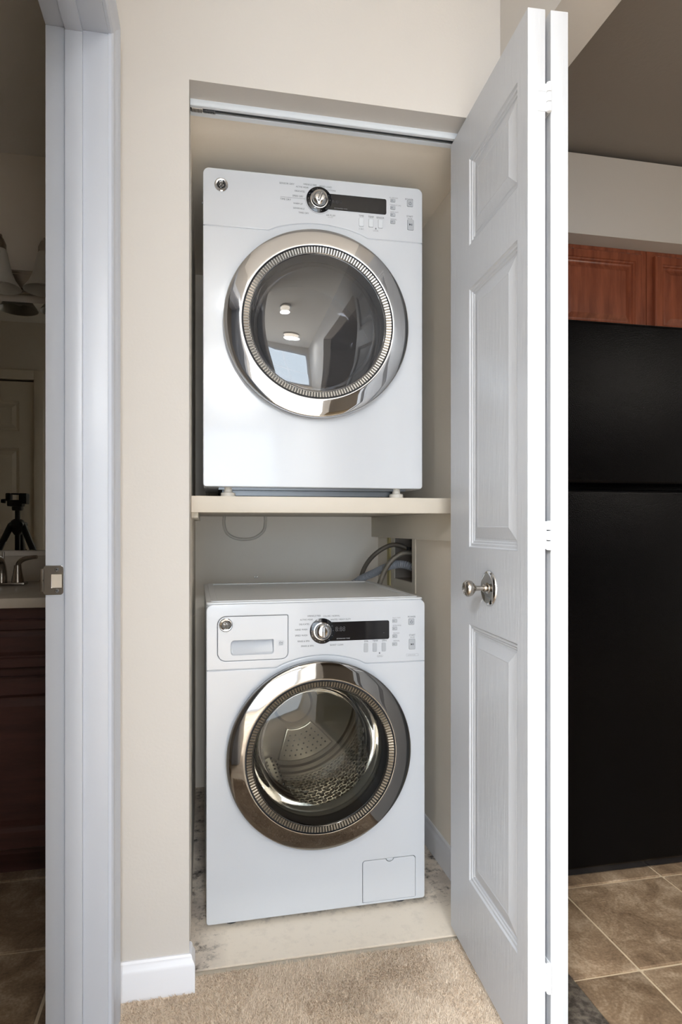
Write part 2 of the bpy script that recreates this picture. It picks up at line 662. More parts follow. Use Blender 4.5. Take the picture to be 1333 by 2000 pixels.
def raised_panel(name, x0, x1, z0, z1, yf, yb, m, parent, prof=DOORPROF, both=True, label=None):
    bm = bmesh.new()
    a = panel_rings(bm, x0, x1, z0, z1, yf, -1, prof)
    b = panel_rings(bm, x0, x1, z0, z1, yb, 1, prof if both else [(0, 0), (0.01, 0)])
    for k in range(4):
        bm.faces.new((a[k], a[(k + 1) % 4], b[(k + 1) % 4], b[k]))
    bmesh.ops.recalc_face_normals(bm, faces=bm.faces[:])
    o = bm_obj(name, bm, m, parent)
    if label:
        o['label'] = label
    return o


def door_frame(name, x0, x1, z0, z1, openings, yf, yb, m, parent, bev=0.0012):
    return plate(name, [[(x0, z0), (x1, z0), (x1, z1), (x0, z1)]] + [[(a, c), (b, c), (b, d), (a, d)] for a, b, c, d in openings], yf, yb, m, parent, bev=bev, bres=1)


# ------------------------------------------------------------------ setting: walls, floors, ceilings
XL, XR, YW, YB, ZT = -0.032, 0.7246, 1.442, 2.552, 2.049
XW = -0.190      # hall face of left wall
XJ2 = -0.3055    # bathroom face of left wall
ZC = 2.44

# closet front wall: pier left of the opening + header over it (header closes the closet ceiling line)
bm = bmesh.new()
add_box(bm, XW, XL, YW, YW + 0.12, 0, ZC)
add_box(bm, XL, XR + 0.1, YW, YW + 0.12, ZT, ZC)
# partition between closet and bathroom
o = bm_obj('wall_front', bm, M['wall'])
struct(o, 'warm white wall around the laundry closet opening, left pier and header', 'wall')
# bathroom partition (left wall of closet)
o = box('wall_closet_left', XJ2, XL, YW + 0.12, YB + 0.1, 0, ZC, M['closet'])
struct(o, 'left side wall inside the laundry closet', 'wall')
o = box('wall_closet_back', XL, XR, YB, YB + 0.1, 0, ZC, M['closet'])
struct(o, 'beige back wall inside the laundry closet', 'wall')
# right partition with outlet-box recess  (recess Y 2.09-2.32, Z .83-1.06)
RB = (2.10, 2.315, 0.845, 1.12)
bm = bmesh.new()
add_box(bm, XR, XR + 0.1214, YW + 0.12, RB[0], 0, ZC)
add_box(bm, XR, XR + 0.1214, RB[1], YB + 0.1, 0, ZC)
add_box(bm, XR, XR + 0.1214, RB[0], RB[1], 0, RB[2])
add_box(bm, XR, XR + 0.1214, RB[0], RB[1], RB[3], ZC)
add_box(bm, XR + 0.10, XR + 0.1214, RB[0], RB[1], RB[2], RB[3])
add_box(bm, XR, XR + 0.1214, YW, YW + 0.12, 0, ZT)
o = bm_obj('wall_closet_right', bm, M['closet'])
struct(o, 'right side wall inside the laundry closet beside the machines', 'wall')
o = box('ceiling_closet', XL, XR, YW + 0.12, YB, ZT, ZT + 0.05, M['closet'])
struct(o, 'low beige ceiling inside the laundry closet', 'ceiling')
# beam over the kitchen opening, continues the closet partition toward the camera
bm = bmesh.new()
add_box(bm, XR, XR + 0.1214, -0.9, YW, 2.129, ZC)
o = bm_obj('trim_1', bm, M['wall'])
struct(o, 'plastered beam over the kitchen opening at top right', 'beam')
bm = bmesh.new()
add_box(bm, XR, XR + 0.1214, -3.9, -0.9, 0, ZC)
o = bm_obj('wall_right', bm, M['wall'])
struct(o, 'right hall wall behind the camera past the kitchen opening', 'wall')
# left wall with bathroom doorway (Y .49 - 1.325)
YJ = 1.325
bm = bmesh.new()
add_box(bm, XJ2, XW, YJ + 0.018, YW + 0.12, 0, ZC)
add_box(bm, XJ2, XW, 0.48, YJ + 0.018, 2.055, ZC)
add_box(bm, XJ2, XW, 0.21, 0.48, 0, ZC)
o = bm_obj('wall_left', bm, M['wall'])
struct(o, 'left hall wall pierced by the bathroom doorway', 'wall')
# bathroom shell
o = box('wall_bathroom_back', -2.4, XJ2, 2.53, 2.65, 0, ZC, M['bath'])
struct(o, 'dim bathroom wall behind the mirror and vanity', 'wall')
bm = bmesh.new()
add_box(bm, -1.14, XJ2, 0.33, 0.45, 0, ZC)
add_box(bm, -2.4, -1.90, 0.33, 0.45, 0, ZC)
add_box(bm, -1.90, -1.14, 0.33, 0.45, 2.05, ZC)
o = bm_obj('wall_bathroom_front', bm, M['bath'])
struct(o, 'bathroom wall with a closed panel door, seen only in the mirror', 'wall')
o = box('wall_bathroom_left', -2.52, -2.4, 0.33, 2.65, 0, ZC, M['bath'])
struct(o, 'far side wall of the dark bathroom', 'wall')
# kitchen shell and living room
o = box('wall_kitchen_back', XR + 0.1214, 4.3, 2.45, 2.57, 0, ZC, M['wall'])
struct(o, 'kitchen wall behind refrigerator and cabinets', 'wall')
o = box('trim_2', XR + 0.1214, 4.3, 2.07, 2.45, 2.12, 2.415, M['wall'])
struct(o, 'light painted soffit box above the cherry wall cabinets', 'soffit')
o = box('wall_kitchen_right', 4.3, 4.42, -3.9, 2.57, 0, ZC, M['wall'])
struct(o, 'far right wall of the kitchen and dining area', 'wall')
o = boxes('wall_living_left', [(-3.42, -3.3, -3.9, -2.35, 0, ZC), (-3.42, -3.3, -0.35, 0.33, 0, ZC), (-3.42, -3.3, -2.35, -0.35, 0, 0.7), (-3.42, -3.3, -2.35, -0.35, 2.2, ZC)], M['wall'])
struct(o, 'left wall of the living room behind the camera', 'wall')
o = box('wall_living_return', -3.3, XJ2, 0.21, 0.33, 0, ZC, M['wall'])
struct(o, 'return wall of the living room behind the bathroom', 'wall')
bm = bmesh.new()
for (a, b) in ((-3.42, -1.35), (0.65, 4.42)):
    add_box(bm, a, b, -4.02, -3.9, 0, ZC)
for (a, b) in ((-1.35, 0.65),):
    add_box(bm, a, b, -4.02, -3.9, 0, 0.05)
    add_box(bm, a, b, -4.02, -3.9, 2.2, ZC)
o = bm_obj('wall_living_back', bm, M['wall'])
struct(o, 'living room wall with a glazed patio door behind the camera', 'wall')
for i, x0 in enumerate((-1.35, None)):
    r = empty('window_%d' % (i + 1), (x0, -3.96, 0.7) if i == 0 else (-3.36, -0.35, 0.7), ('tall glazed patio door behind the camera', 'wide double hung window in the left living room wall')[i], 'window', kind='structure')
    if i:
        r.rotation_euler = (0, 0, -pi / 2)
        r.scale = (2.0 / 1.5, 1, 1)
    else:
        r.location.z = 0.05
        r.scale = (2.0 / 1.5, 1, 2.15 / 1.5)
    boxes('window_frame', [(0, 1.5, -0.03, 0.03, 0, 0.05), (0, 1.5, -0.03, 0.03, 1.45, 1.5), (0, 0.05, -0.03, 0.03, 0.05, 1.45), (1.45, 1.5, -0.03, 0.03, 0.05, 1.45), (0.73, 0.77, -0.03, 0.03, 0.05, 1.45), (0.05, 0.73, -0.03, 0.03, 0.73, 0.77), (0.77, 1.45, -0.03, 0.03, 0.73, 0.77)], M['trim'], r)
    for (a, b) in ((0.05, 0.73), (0.77, 1.45)):
        for (c, d) in ((0.05, 0.73), (0.77, 1.45)):
            box('pane', a, b, -0.003, 0.003, c, d, M['window_glass'], r)
o = boxes('ceiling', [(-3.42, XR + 0.06, -4.02, 2.65, ZC, ZC + 0.1)], M['ceiling'])
struct(o, 'textured white ceiling of hall, living room and bathroom', 'ceiling')
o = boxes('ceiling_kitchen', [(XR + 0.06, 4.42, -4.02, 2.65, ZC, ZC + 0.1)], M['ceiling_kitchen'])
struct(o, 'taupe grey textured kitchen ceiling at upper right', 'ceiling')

# floors
FX = 0.833   # carpet / kitchen tile boundary
r = box('floor', -3.42, 4.42, -4.02, 2.65, -0.08, -0.0035, M['grout'])
struct(r, 'floor of the home: sub-floor with tan grout showing between stone tiles', 'floor')
rng = random.Random(4)
tile_meshes = []
for k in range(3):
    bmt = bmesh.new()
    add_box(bmt, 0.0045, 0.3305, 0.0045, 0.3305, -0.010, 0.001, 0.0022, 2)
    me = bpy.data.meshes.new('tile')
    bmt.to_mesh(me)
    bmt.free()
    me.materials.append(M['tile'])
    tile_meshes.append(me)
ctiles = 0
for ix in range(0, 7):
    for iy in range(-6, 4):
        x = 1.007 + 0.335 * ix
        y = 1.297 + 0.335 * iy
        o = bpy.data.objects.new('tile', tile_meshes[(ix * 3 + iy * 7) % 3])
        link(o, r)
        o.location = (x, y, rng.uniform(-0.0006, 0.0006))
for iy in range(-6, 4):     # cut tiles along the carpet
    y = 1.297 + 0.335 * iy
    if y > 1.35:
        box('tile', XR + 0.125, 1.0035, y + 0.0035, y + 0.3305, -0.010, 0.001, M['tile'], r, 0.002)
    else:
        box('tile', FX + 0.002, 1.0035, y + 0.0035, y + 0.3305, -0.010, 0.001, M['tile'], r, 0.002)
for ix in range(0, 6):      # bathroom tiles
    for iy in range(0, 7):
        x = XJ2 - 0.04 - 0.335 * (ix + 1)
        y = 1.653 - 0.335 * 4 + 0.335 * iy + 0.165
        y = 1.653 + 0.335 * (iy - 4)
        if y < 0.44:
            continue
        o = bpy.data.objects.new('tile', tile_meshes[(ix * 2 + iy * 5 + 1) % 3])
        link(o, r)
        o.location = (x, y, 0)
for iy in range(0, 7):
    y = 1.653 + 0.335 * (iy - 4)
    if y < 0.44:
        continue
    box('tile', XJ2 - 0.0365, XJ2 - 0.002, y + 0.0035, y + 0.3305, -0.010, 0.001, M['tile'], r, 0.002)

# vinyl in the closet, edge strip
o = box('floor_closet', XL, XR, 1.500, YB, -0.012, 0.002, M['vinyl'])
struct(o, 'worn cream vinyl sheet on the closet floor with dark scuffs', 'floor')
o = box('trim_3', XL + 0.001, XR - 0.001, 1.484, 1.4968, -0.012, 0.0005, M['threshold'], bev=0.002)
struct(o, 'thin grey edge strip between closet vinyl and carpet', 'threshold')

# carpet backing + tufted pile
o = boxes('carpet_backing', [(XW + 0.0, 0.742, -3.9, 1.482, -0.012, 0.0), (-3.3, XW, -3.9, 0.21, -0.012, 0.0), (XJ2, XW, 0.48, YJ, -0.012, 0.0)], M['carpet'])
o.name = 'floor_carpet'
tag(o, 'beige carpet backing under the hall pile', 'carpet', kind='structure')
o = box('trim_4', 0.743, FX, -0.9, YW - 0.001, -0.012, 0.003, mat('grey_threshold', (118, 110, 100), 0.9, bump=(300, 0.8, (1, 1, 1)), var=(60, (78, 72, 66), 0.4, 0.6, (1, 1, 1)), spec=0.1), None, 0.002)  # strip darker and more speckled than the carpet beside it
struct(o, 'dark grey transition strip between hall carpet and kitchen tile', 'threshold')
# pile: thin leaning blades, lean direction gives brushed patches
nr = np.random.default_rng(5)
N = 70000
px = nr.uniform(XW + 0.02, FX - 0.004, N)
py = nr.uniform(0.78, 1.480, N)
keep = ~((px < XL + 0.02) & (py > YW - 0.014)) & ~((px > XR) & (py > YW)) & (px < 0.740)
px, py = px[keep], py[keep]
N = len(px)
lean = np.array([noise.noise(Vector((a * 5.5 + 3, b * 3.2, 0.3))) for a, b in zip(px, py)])
lean2 = np.array([noise.noise(Vector((a * 14, b * 9, 5.3))) for a, b in zip(px, py)])
ang = np.where(lean + 0.35 * lean2 > 0.0, 1.2, 4.6) + nr.normal(0, 1.25, N)
ln = nr.uniform(0.003, 0.009, N)
dx, dy = np.cos(ang) * ln, np.sin(ang) * ln
hh = nr.uniform(0.005, 0.009, N)
wa = nr.uniform(0, 2 * pi, N)
wv = 0.0016
ax, ay = np.cos(wa) * wv, np.sin(wa) * wv
bx_, by_ = np.cos(wa + 2.1) * wv, np.sin(wa + 2.1) * wv
cx_, cy_ = np.cos(wa + 4.2) * wv, np.sin(wa + 4.2) * wv
z0 = np.full(N, -0.001)
V = np.stack([np.stack([px + ax, py + ay, z0], 1), np.stack([px + bx_, py + by_, z0], 1), np.stack([px + cx_, py + cy_, z0], 1), np.stack([px + dx, py + dy, hh], 1)], 1).reshape(-1, 3)
idx = np.arange(N)[:, None] * 4
F = np.concatenate([idx + np.array([0, 1, 3]), idx + np.array([1, 2, 3]), idx + np.array([2, 0, 3])], 1).reshape(-1, 3)
me = bpy.data.meshes.new('carpet_pile')
me.from_pydata(V.tolist(), [], F.tolist())
o = mesh_obj('carpet_pile', me, M['carpet'])
tag(o, 'beige cut pile carpet in front of the laundry closet, brushed in patches', 'carpet', kind='stuff')

# ------------------------------------------------------------------ baseboards
def base_profile_box(name, pts, m, h=0.085, t=0.013, z0=0.0):
    """pts: polyline on the floor at the wall face, material grows to the left of travel"""
    prof = [(0, 0), (t, 0), (t, h * 0.72), (t * 0.85, h * 0.80), (t * 0.55, h * 0.88), (t * 0.5, h * 0.95), (t * 0.25, h), (0, h)]
    bm = bmesh.new()
    P_ = [Vector((p[0], p[1])) for p in pts]
    rings = []
    for i, p in enumerate(P_):
        d0 = (P_[i] - P_[i - 1]).normalized() if i else None
        d1 = (P_[i + 1] - P_[i]).normalized() if i < len(P_) - 1 else None
        n0 = Vector((-d0.y, d0.x)) if d0 else None
        n1 = Vector((-d1.y, d1.x)) if d1 else None
        if n0 and n1:
            n = (n0 + n1)
            n = n / (n.length_squared) * 2
        else:
            n = n0 or n1
        rings.append([bm.verts.new((p.x + n.x * a, p.y + n.y * a, z0 + b)) for a, b in prof])
    for a, b in zip(rings, rings[1:]):
        for k in range(len(prof)):
            bm.faces.new((a[k], a[(k + 1) % len(prof)], b[(k + 1) % len(prof)], b[k]))
    bm.faces.new(rings[0])
    bm.faces.new(rings[-1][::-1])
    bmesh.ops.recalc_face_normals(bm, faces=bm.faces[:])
    return bm_obj(name, bm, m, None, 30)


o = base_profile_box('baseboard_front', [(XL + 0.0, 1.482), (XL + 0.0, YW), (XW + 0.0, YW)][::-1][::-1], M['base'], h=0.083)
# direction check below: material must grow to the room side
for v in o.data.vertices:
    pass
struct(o, 'white baseboard wrapping the corner of the pier left of the closet', 'baseboard')
o2 = base_profile_box('baseboard_right', [(XR, 1.60), (XR, YB)], M['base'], h=0.085, z0=0.002)
struct(o2, 'white baseboard along the right wall inside the closet', 'baseboard')

# ------------------------------------------------------------------ bathroom door frame (jamb, stop, casing, strike plate)
r = empty('door_2', (0, 0, 0), 'white painted bathroom door frame with strike plate at left edge', 'door frame', kind='structure')
JZ = 2.037
box('jamb', XJ2 - 0.002, XW + 0.001, YJ, YJ + 0.018, 0, JZ, M['trim'], r, 0.001)
box('jamb', XJ2 - 0.002, XW + 0.001, 0.485, 0.503, 0, JZ, M['trim'], r, 0.001)
box('head_jamb', XJ2 - 0.002, XW + 0.001, 0.485, YJ + 0.018, JZ, JZ + 0.018, M['trim'], r, 0.001)
# stops
SX0, SX1 = -0.2695, -0.2365
box('door_stop', SX0, SX1, YJ - 0.011, YJ, 0, JZ - 0.011, M['trim'], r, 0.0015)
box('door_stop', SX0, SX1, 0.503, 0.514, 0, JZ - 0.011, M['trim'], r, 0.0015)
box('door_stop', SX0, SX1, 0.503, YJ, JZ - 0.011, JZ, M['trim'], r, 0.0015)


def casing(name, x_wall, y_in, y_out, parent, vertical=True, zr=(0, 2.1), sgn=1):
    """moulded casing on wall plane x_wall growing to +X*sgn; for vertical runs y_in..y_out, for head z_in..z_out"""
    prof = [(0.0, 0.0), (0.0, 0.007), (0.006, 0.010), (0.012, 0.0095), (0.035, 0.0125), (0.042, 0.0165), (0.052, 0.0175), (0.057, 0.015), (0.057, 0.0)]
    return prof


def casing_frame(yi0, yi1, zi, xw, sgn, parent, wd=0.057, z0=0.0):
    prof = [(0.0, 0.0), (0.0, 0.007), (0.006, 0.0105), (0.012, 0.0095), (0.034, 0.0125), (0.042, 0.0165), (0.052, 0.0175), (0.057, 0.015), (0.057, 0.0)]
    prof = [(a * wd / 0.057, b) for a, b in prof]
    for part in ('side0', 'side1', 'head'):
        bm = bmesh.new()
        ra, rb = [], []
        for a, b in prof:
            X = xw + sgn * b
            if part == 'side1':
                p, q = (X, yi1 + a, z0), (X, yi1 + a, zi + a)
            elif part == 'side0':
                p, q = (X, yi0 - a, z0), (X, yi0 - a, zi + a)
            else:
                p, q = (X, yi0 - a, zi + a), (X, yi1 + a, zi + a)
            ra.append(bm.verts.new(p))
            rb.append(bm.verts.new(q))
        n = len(prof)
        for k in range(n):
            bm.faces.new((ra[k], ra[(k + 1) % n], rb[(k + 1) % n], rb[k]))
        bm.faces.new(ra)
        bm.faces.new(rb[::-1])
        bmesh.ops.recalc_face_normals(bm, faces=bm.faces[:])
        bm_obj('head_casing' if part == 'head' else 'casing', bm, M['trim'], parent, 25)


casing_frame(0.503 - 0.004, YJ + 0.004, JZ + 0.004, XW, 1, r, wd=0.062)
# strike plate
sp = plate('strike_plate', [rrect(-0.311, -0.2735, 0.907, 0.965, 0.006), [(-0.2955, 0.921), (-0.2765, 0.921), (-0.2765, 0.9475), (-0.2955, 0.9475)]], YJ - 0.0016, YJ - 0.0001, M['nickel'], r, bev=0.0004, bres=1)
sp['label'] = 'dark nickel strike plate'
tube('strike_lip', [(-0.3105, YJ - 0.001, 0.936), (-0.3155, YJ + 0.001, 0.936), (-0.318, YJ + 0.005, 0.936)], 0.0016, M['nickel'], sp, n=3)
box('strike_lip', -0.3165, -0.309, YJ - 0.0016, YJ + 0.0015, 0.913, 0.959, M['nickel'], sp, 0.0007)
box('latch_hole', -0.2955, -0.2765, YJ - 0.0007, YJ + 0.0, 0.921, 0.9475, M['shelf'], sp)
for z in (0.957, 0.915):
    lathe('screw', [(0, -0.0018), (0.0028, -0.0014), (0.0038, -0.0004), (0.0038, 0)], M['chrome'], sp, (-0.286, YJ - 0.0016, z), seg=20)
    boxes('screw', [(-0.288, -0.284, YJ - 0.0038, YJ - 0.0030, z - 0.0005, z + 0.0005), (-0.2865, -0.2855, YJ - 0.0038, YJ - 0.0030, z - 0.002, z + 0.002)], M['rubber'], sp)

# ------------------------------------------------------------------ bifold track
r = empty('bifold_track', (XL, 1.523, ZT), 'white metal bifold door track under the closet header', 'door track')
L = XR - XL - 0.002
bm = bmesh.new()
add_box(bm, 0.001, L, -0.0185, -0.0170, -0.0145, 0)
add_box(bm, 0.001, L, 0.0185, 0.0200, -0.0145, 0)
add_box(bm, 0.001, L, -0.0185, -0.0105, -0.0155, -0.0140)
add_box(bm, 0.001, L, 0.0040, 0.0200, -0.0155, -0.0140)
bm_obj('channel', bm, M['track'], r)
box('channel_top', 0.001, L, -0.0155, 0.0155, -0.003, 0, M['track_in'], r)
box('end_bracket', 0.004, 0.030, -0.010, 0.003, -0.0165, -0.004, M['pvc'], r, 0.001)
sbm = bmesh.new()
tube('x', [(0.030 + i * 0.03 / 66, -0.003 + 0.0045 * cos(i * 2 * pi / 8), -0.0150 + 0.0045 * sin(i * 2 * pi / 8)) for i in range(67)], 0.0011, None, n=1, seg=6, bm=sbm)
bm_obj('snubber_spring', sbm, M['galv'], r, 60)
boxes('snubber_teeth', [(0.004 + i * 0.0032, 0.0056 + i * 0.0032, -0.009, 0.002, -0.0185, -0.0166) for i in range(8)], M['rubber'], r)

# ------------------------------------------------------------------ bifold door (two leaves folded)
LW, LT = 0.432, 0.0355
door = empty('bifold_door', (0.6221, 1.5113, 0), 'folded white bifold closet door standing open at right of the machines', 'door')
ang1 = atan2(-0.9985, -0.0542)
OPEN = [(0.130, 0.387, 1.706, 1.910), (0.130, 0.387, 0.995, 1.602), (0.130, 0.387, 0.208, 0.812)]


def leaf(parent, loc, rz, openings, label):
    l = door_frame('leaf', 0, LW, 0.02, 2.02, openings, 0, LT, M['door'], parent)
    l.location = loc
    l.rotation_euler = (0, 0, rz)
    l['label'] = label
    for (a, b, c, d) in openings:
        raised_panel('panel', a, b, c, d, 0.0004, LT - 0.0004, M['door'], l)
    return l


# leaf local frame: x along width, y = thickness toward +X world
l1 = leaf(door, (0, 0, 0), ang1, OPEN, 'front leaf with the knob')
a2 = atan2(1.5113 - 1.0775, 0.6755 - 0.6395)
# second leaf runs from the near hinge end back to the pivot; local y must point to +X world -> mirror by running near->far with thickness on the right
nx, ny = 0.9985, -0.0542
p2 = Vector((0.6221 - 0.0542 * LW + nx * (LT + 0.0105), 1.5113 - 0.9985 * LW + ny * (LT + 0.0105), 0))
far = Vector((0.674, 1.512, 0))
d2 = (far - p2).normalized()
far = p2 + d2 * LW
OPEN2 = [(LW - b, LW - a, c, d) for a, b, c, d in OPEN]
OPEN2 = OPEN
ang2 = atan2(-d2.y, -d2.x)
l2 = leaf(door, tuple(far - Vector((0.6221, 1.5113, 0))), ang2, OPEN2, 'rear leaf, only its edge visible')
l2.name = 'leaf'
# hinges
ed = Vector((-0.0542, -0.9985, 0))
nn = Vector((nx, ny, 0))
for hz in (1.853, 1.026, 0.19):
    hp = ed * (LW + 0.0035) + nn * (LT + 0.0052)
    bm = bmesh.new()
    for k in range(3):
        z1_ = 0.027 - k * 0.0190
        for (rr, za, zb) in ((0.0050, z1_ - 0.0170, z1_ - 0.0002),):
            t = bmesh.new()
            bmesh.ops.create_cone(t, cap_ends=True, segments=20, radius1=rr, radius2=rr, depth=zb - za)
            bmesh.ops.bevel(t, geom=[e for e in t.edges if abs(e.verts[0].co.z - e.verts[1].co.z) < 1e-6], offset=0.0007, segments=1, affect='EDGES')
            for v in t.verts:
                v.co.z += (za + zb) / 2
            me = bpy.data.meshes.new('t')
            t.to_mesh(me)
            t.free()
            bm.from_mesh(me)
            bpy.data.meshes.remove(me)
    h = bm_obj('hinge', bm, M['white_metal'], door, 40)
    h.location = hp + Vector((0, 0, hz))
    h.rotation_euler = (0, 0, ang1)
    # local frame of hinge: x along leaf (toward camera), y thickness
    lst = []
    for (za, zb) in ((0.012, 0.026), (-0.026, -0.012)):
        lst.append((-0.0036, -0.0022, -0.0205, -0.004, za, zb))
    boxes('hinge_tab', lst, M['white_metal'], h, 0.0004)
    boxes('hinge_wing', [(-0.030, -0.002, -0.0050, -0.0038, -0.026, 0.026), (-0.030, -0.002, 0.0038, 0.0050, -0.026, 0.026)], M['white_metal'], h, 0.0003)
# knob on front leaf
kn = lathe('knob', [(0, -0.060), (0.0075, -0.0595), (0.0135, -0.057), (0.0172, -0.052), (0.0178, -0.047), (0.0160, -0.041), (0.0105, -0.036), (0.0065, -0.033), (0.0055, -0.028), (0.0058, -0.016), (0.0085, -0.014), (0.0090, -0.010), (0.0065, -0.008), (0.0120, -0.006), (0.0125, -0.004), (0, -0.004)], M['nickel'], l1, (0.251, 0, 0.909), seg=40)
kn['label'] = 'brushed nickel knob'
lathe('rosette', [(0, -0.0050), (0.018, -0.0052), (0.028, -0.0064), (0.0325, -0.0072), (0.0350, -0.0060), (0.0385, -0.0026), (0.0390, 0.0)], M['chrome'], kn, (0.251, 0, 0.909), seg=56)

# ------------------------------------------------------------------ appliances
DTXT = [('SENSOR DRY', 0.2184, 0.8065, 0.04), ('WRINKLE FREE', 0.2804, 0.8095, 0.036), ('ACTIVE WEAR', 0.2594, 0.801, 0.034), ('DELICATES', 0.2529, 0.7895, 0.027), ('SPEED DRY', 0.2479, 0.776, 0.029), ('TIME DRY', 0.2149, 0.7645, 0.029), ('WARM UP', 0.2479, 0.756, 0.025), ('DEWRINKLE', 0.2504, 0.7435, 0.03), ('TIMED DRY', 0.2634, 0.7325, 0.028), ('AIR FLUFF', 0.3369, 0.7325, 0.025), ('MIXED LOAD', 0.3229, 0.808, 0.033), ('COTTONS', 0.3384, 0.7995, 0.024), ('POWER', 0.5569, 0.796, 0.023), ('START', 0.5584, 0.7495, 0.018), ('PAUSE', 0.5589, 0.7435, 0.013, 0.0028), ('TIME', 0.4214, 0.739, 0.014), ('TEMP', 0.4484, 0.7385, 0.016), ('SENSOR', 0.4744, 0.7385, 0.022)]
DTXT2 = [('NO HEAT', 0.3364, 0.727, 0.014), ('EX DRYNESS', 0.5124, 0.7962, 0.024), ('WRINKLE CARE', 0.5174, 0.7765, 0.032), ('DAMP ALERT', 0.5149, 0.7575, 0.023), ('SIGNAL', 0.5124, 0.7375, 0.018), ('LOCK', 0.4619, 0.702, 0.015), ('3 SEC', 0.4214, 0.7035, 0.014)]
WTXT = [('WRINKLE FREE', 0.282, 0.7905, 0.036), ('COLORS / NORMAL', 0.330, 0.789, 0.046), ('ACTIVE WEAR', 0.2615, 0.781, 0.035), ('WHITES / HEAVY DUTY', 0.355, 0.779, 0.056), ('DELICATES', 0.2555, 0.769, 0.027), ('HAND WASH', 0.2475, 0.755, 0.033), ('SPEED WASH', 0.2475, 0.7395, 0.033), ('RINSE & SPIN', 0.254, 0.724, 0.032), ('DRAIN & SPIN', 0.264, 0.711, 0.034), ('BASKET CLEAN', 0.344, 0.711, 0.036), ('POWER', 0.5565, 0.780, 0.022), ('START', 0.558, 0.7295, 0.018), ('PAUSE', 0.5585, 0.7235, 0.013, 0.0028), ('SOIL', 0.4265, 0.7175, 0.012), ('TEMP', 0.4520, 0.7175, 0.015), ('SPIN', 0.4775, 0.7175, 0.013)]
WTXT2 = [('DELAY START', 0.5125, 0.7785, 0.023), ('EXTRA RINSE', 0.514, 0.7575, 0.024), ('PREWASH', 0.512, 0.7365, 0.018), ('SIGNAL', 0.513, 0.7155, 0.018), ('LOCK', 0.465, 0.6755, 0.012), ('INVERTER MOTOR', 0.5560, 0.6745, 0.022, 0.0026)]

AW, AH, AD = 0.595, 0.829, 0.56


def seam_curve(zs, peak, xa, xb, wd=AW, n=14):
    """bottom edge of the control panel from left to right"""
    pts = [(0.0, zs)]
    pts.append((xa - 0.012, zs))
    for i in range(n + 1):
        t = i / n
        x = xa + (xb - xa) * t
        s = sin(pi * t)
        z = zs + (peak - zs) * (s ** 0.75)
        pts.append((x, z + 0.0))
    pts.append((xb + 0.012, zs))
    pts.append((wd, zs))
    return pts


def emblem(parent, cx, cz, y, R=0.0178):
    e = lathe('emblem', [(0, -0.0022), (R * 0.62, -0.0022), (R * 0.66, -0.0026), (R * 0.85, -0.0030), (R * 0.97, -0.0018), (R, 0.0)], M['chrome'], parent, (cx, y, cz), seg=48)
    lathe('emblem_field', [(0, -0.0026), (R * 0.60, -0.0026), (R * 0.62, -0.0022)], M['black'], e, (cx, y, cz), seg=40)
    yy = y - 0.0029
    bm = bmesh.new()
    k = R / 0.0135 * 0.001

    def st(pts, rad=0.00042):
        tube('x', [(cx + a * k, yy, cz + b * k) for a, b in pts], 1.25 * rad * R / 0.0135, None, n=5, seg=6, bm=bm)
    # script monogram: two looped letters side by side
    st([(-1.0, 2.6), (-0.6, 4.2), (-1.8, 5.0), (-3.4, 4.4), (-4.2, 2.6), (-3.4, 1.2), (-2.0, 1.2), (-0.8, 2.2), (-0.9, 0.2), (-1.6, -2.2), (-3.0, -3.8), (-4.0, -3.0), (-3.4, -1.6), (-1.8, -0.8), (-0.4, 0.4)])
    st([(3.4, 3.0), (3.0, 4.6), (1.8, 5.0), (0.8, 4.0), (1.4, 2.6), (2.8, 1.8), (1.2, 1.4), (0.4, -0.4), (0.9, -2.8), (2.6, -3.9), (4.2, -2.8), (4.0, -0.9), (2.8, -0.6), (2.4, -1.8), (3.0, -2.4)])
    st([(-6.2, 1.4), (-5.4, 0.0), (-6.0, -1.8)], 0.0003)
    st([(6.2, -1.4), (5.4, 0.0), (6.0, 1.8)], 0.0003)
    st([(-1.4, 6.4), (0.0, 5.8), (1.6, 6.3)], 0.0003)
    st([(1.4, -6.2), (0.0, -5.6), (-1.6, -6.2)], 0.0003)
    bm_obj('emblem_script', bm, M['chrome'], e, 60)


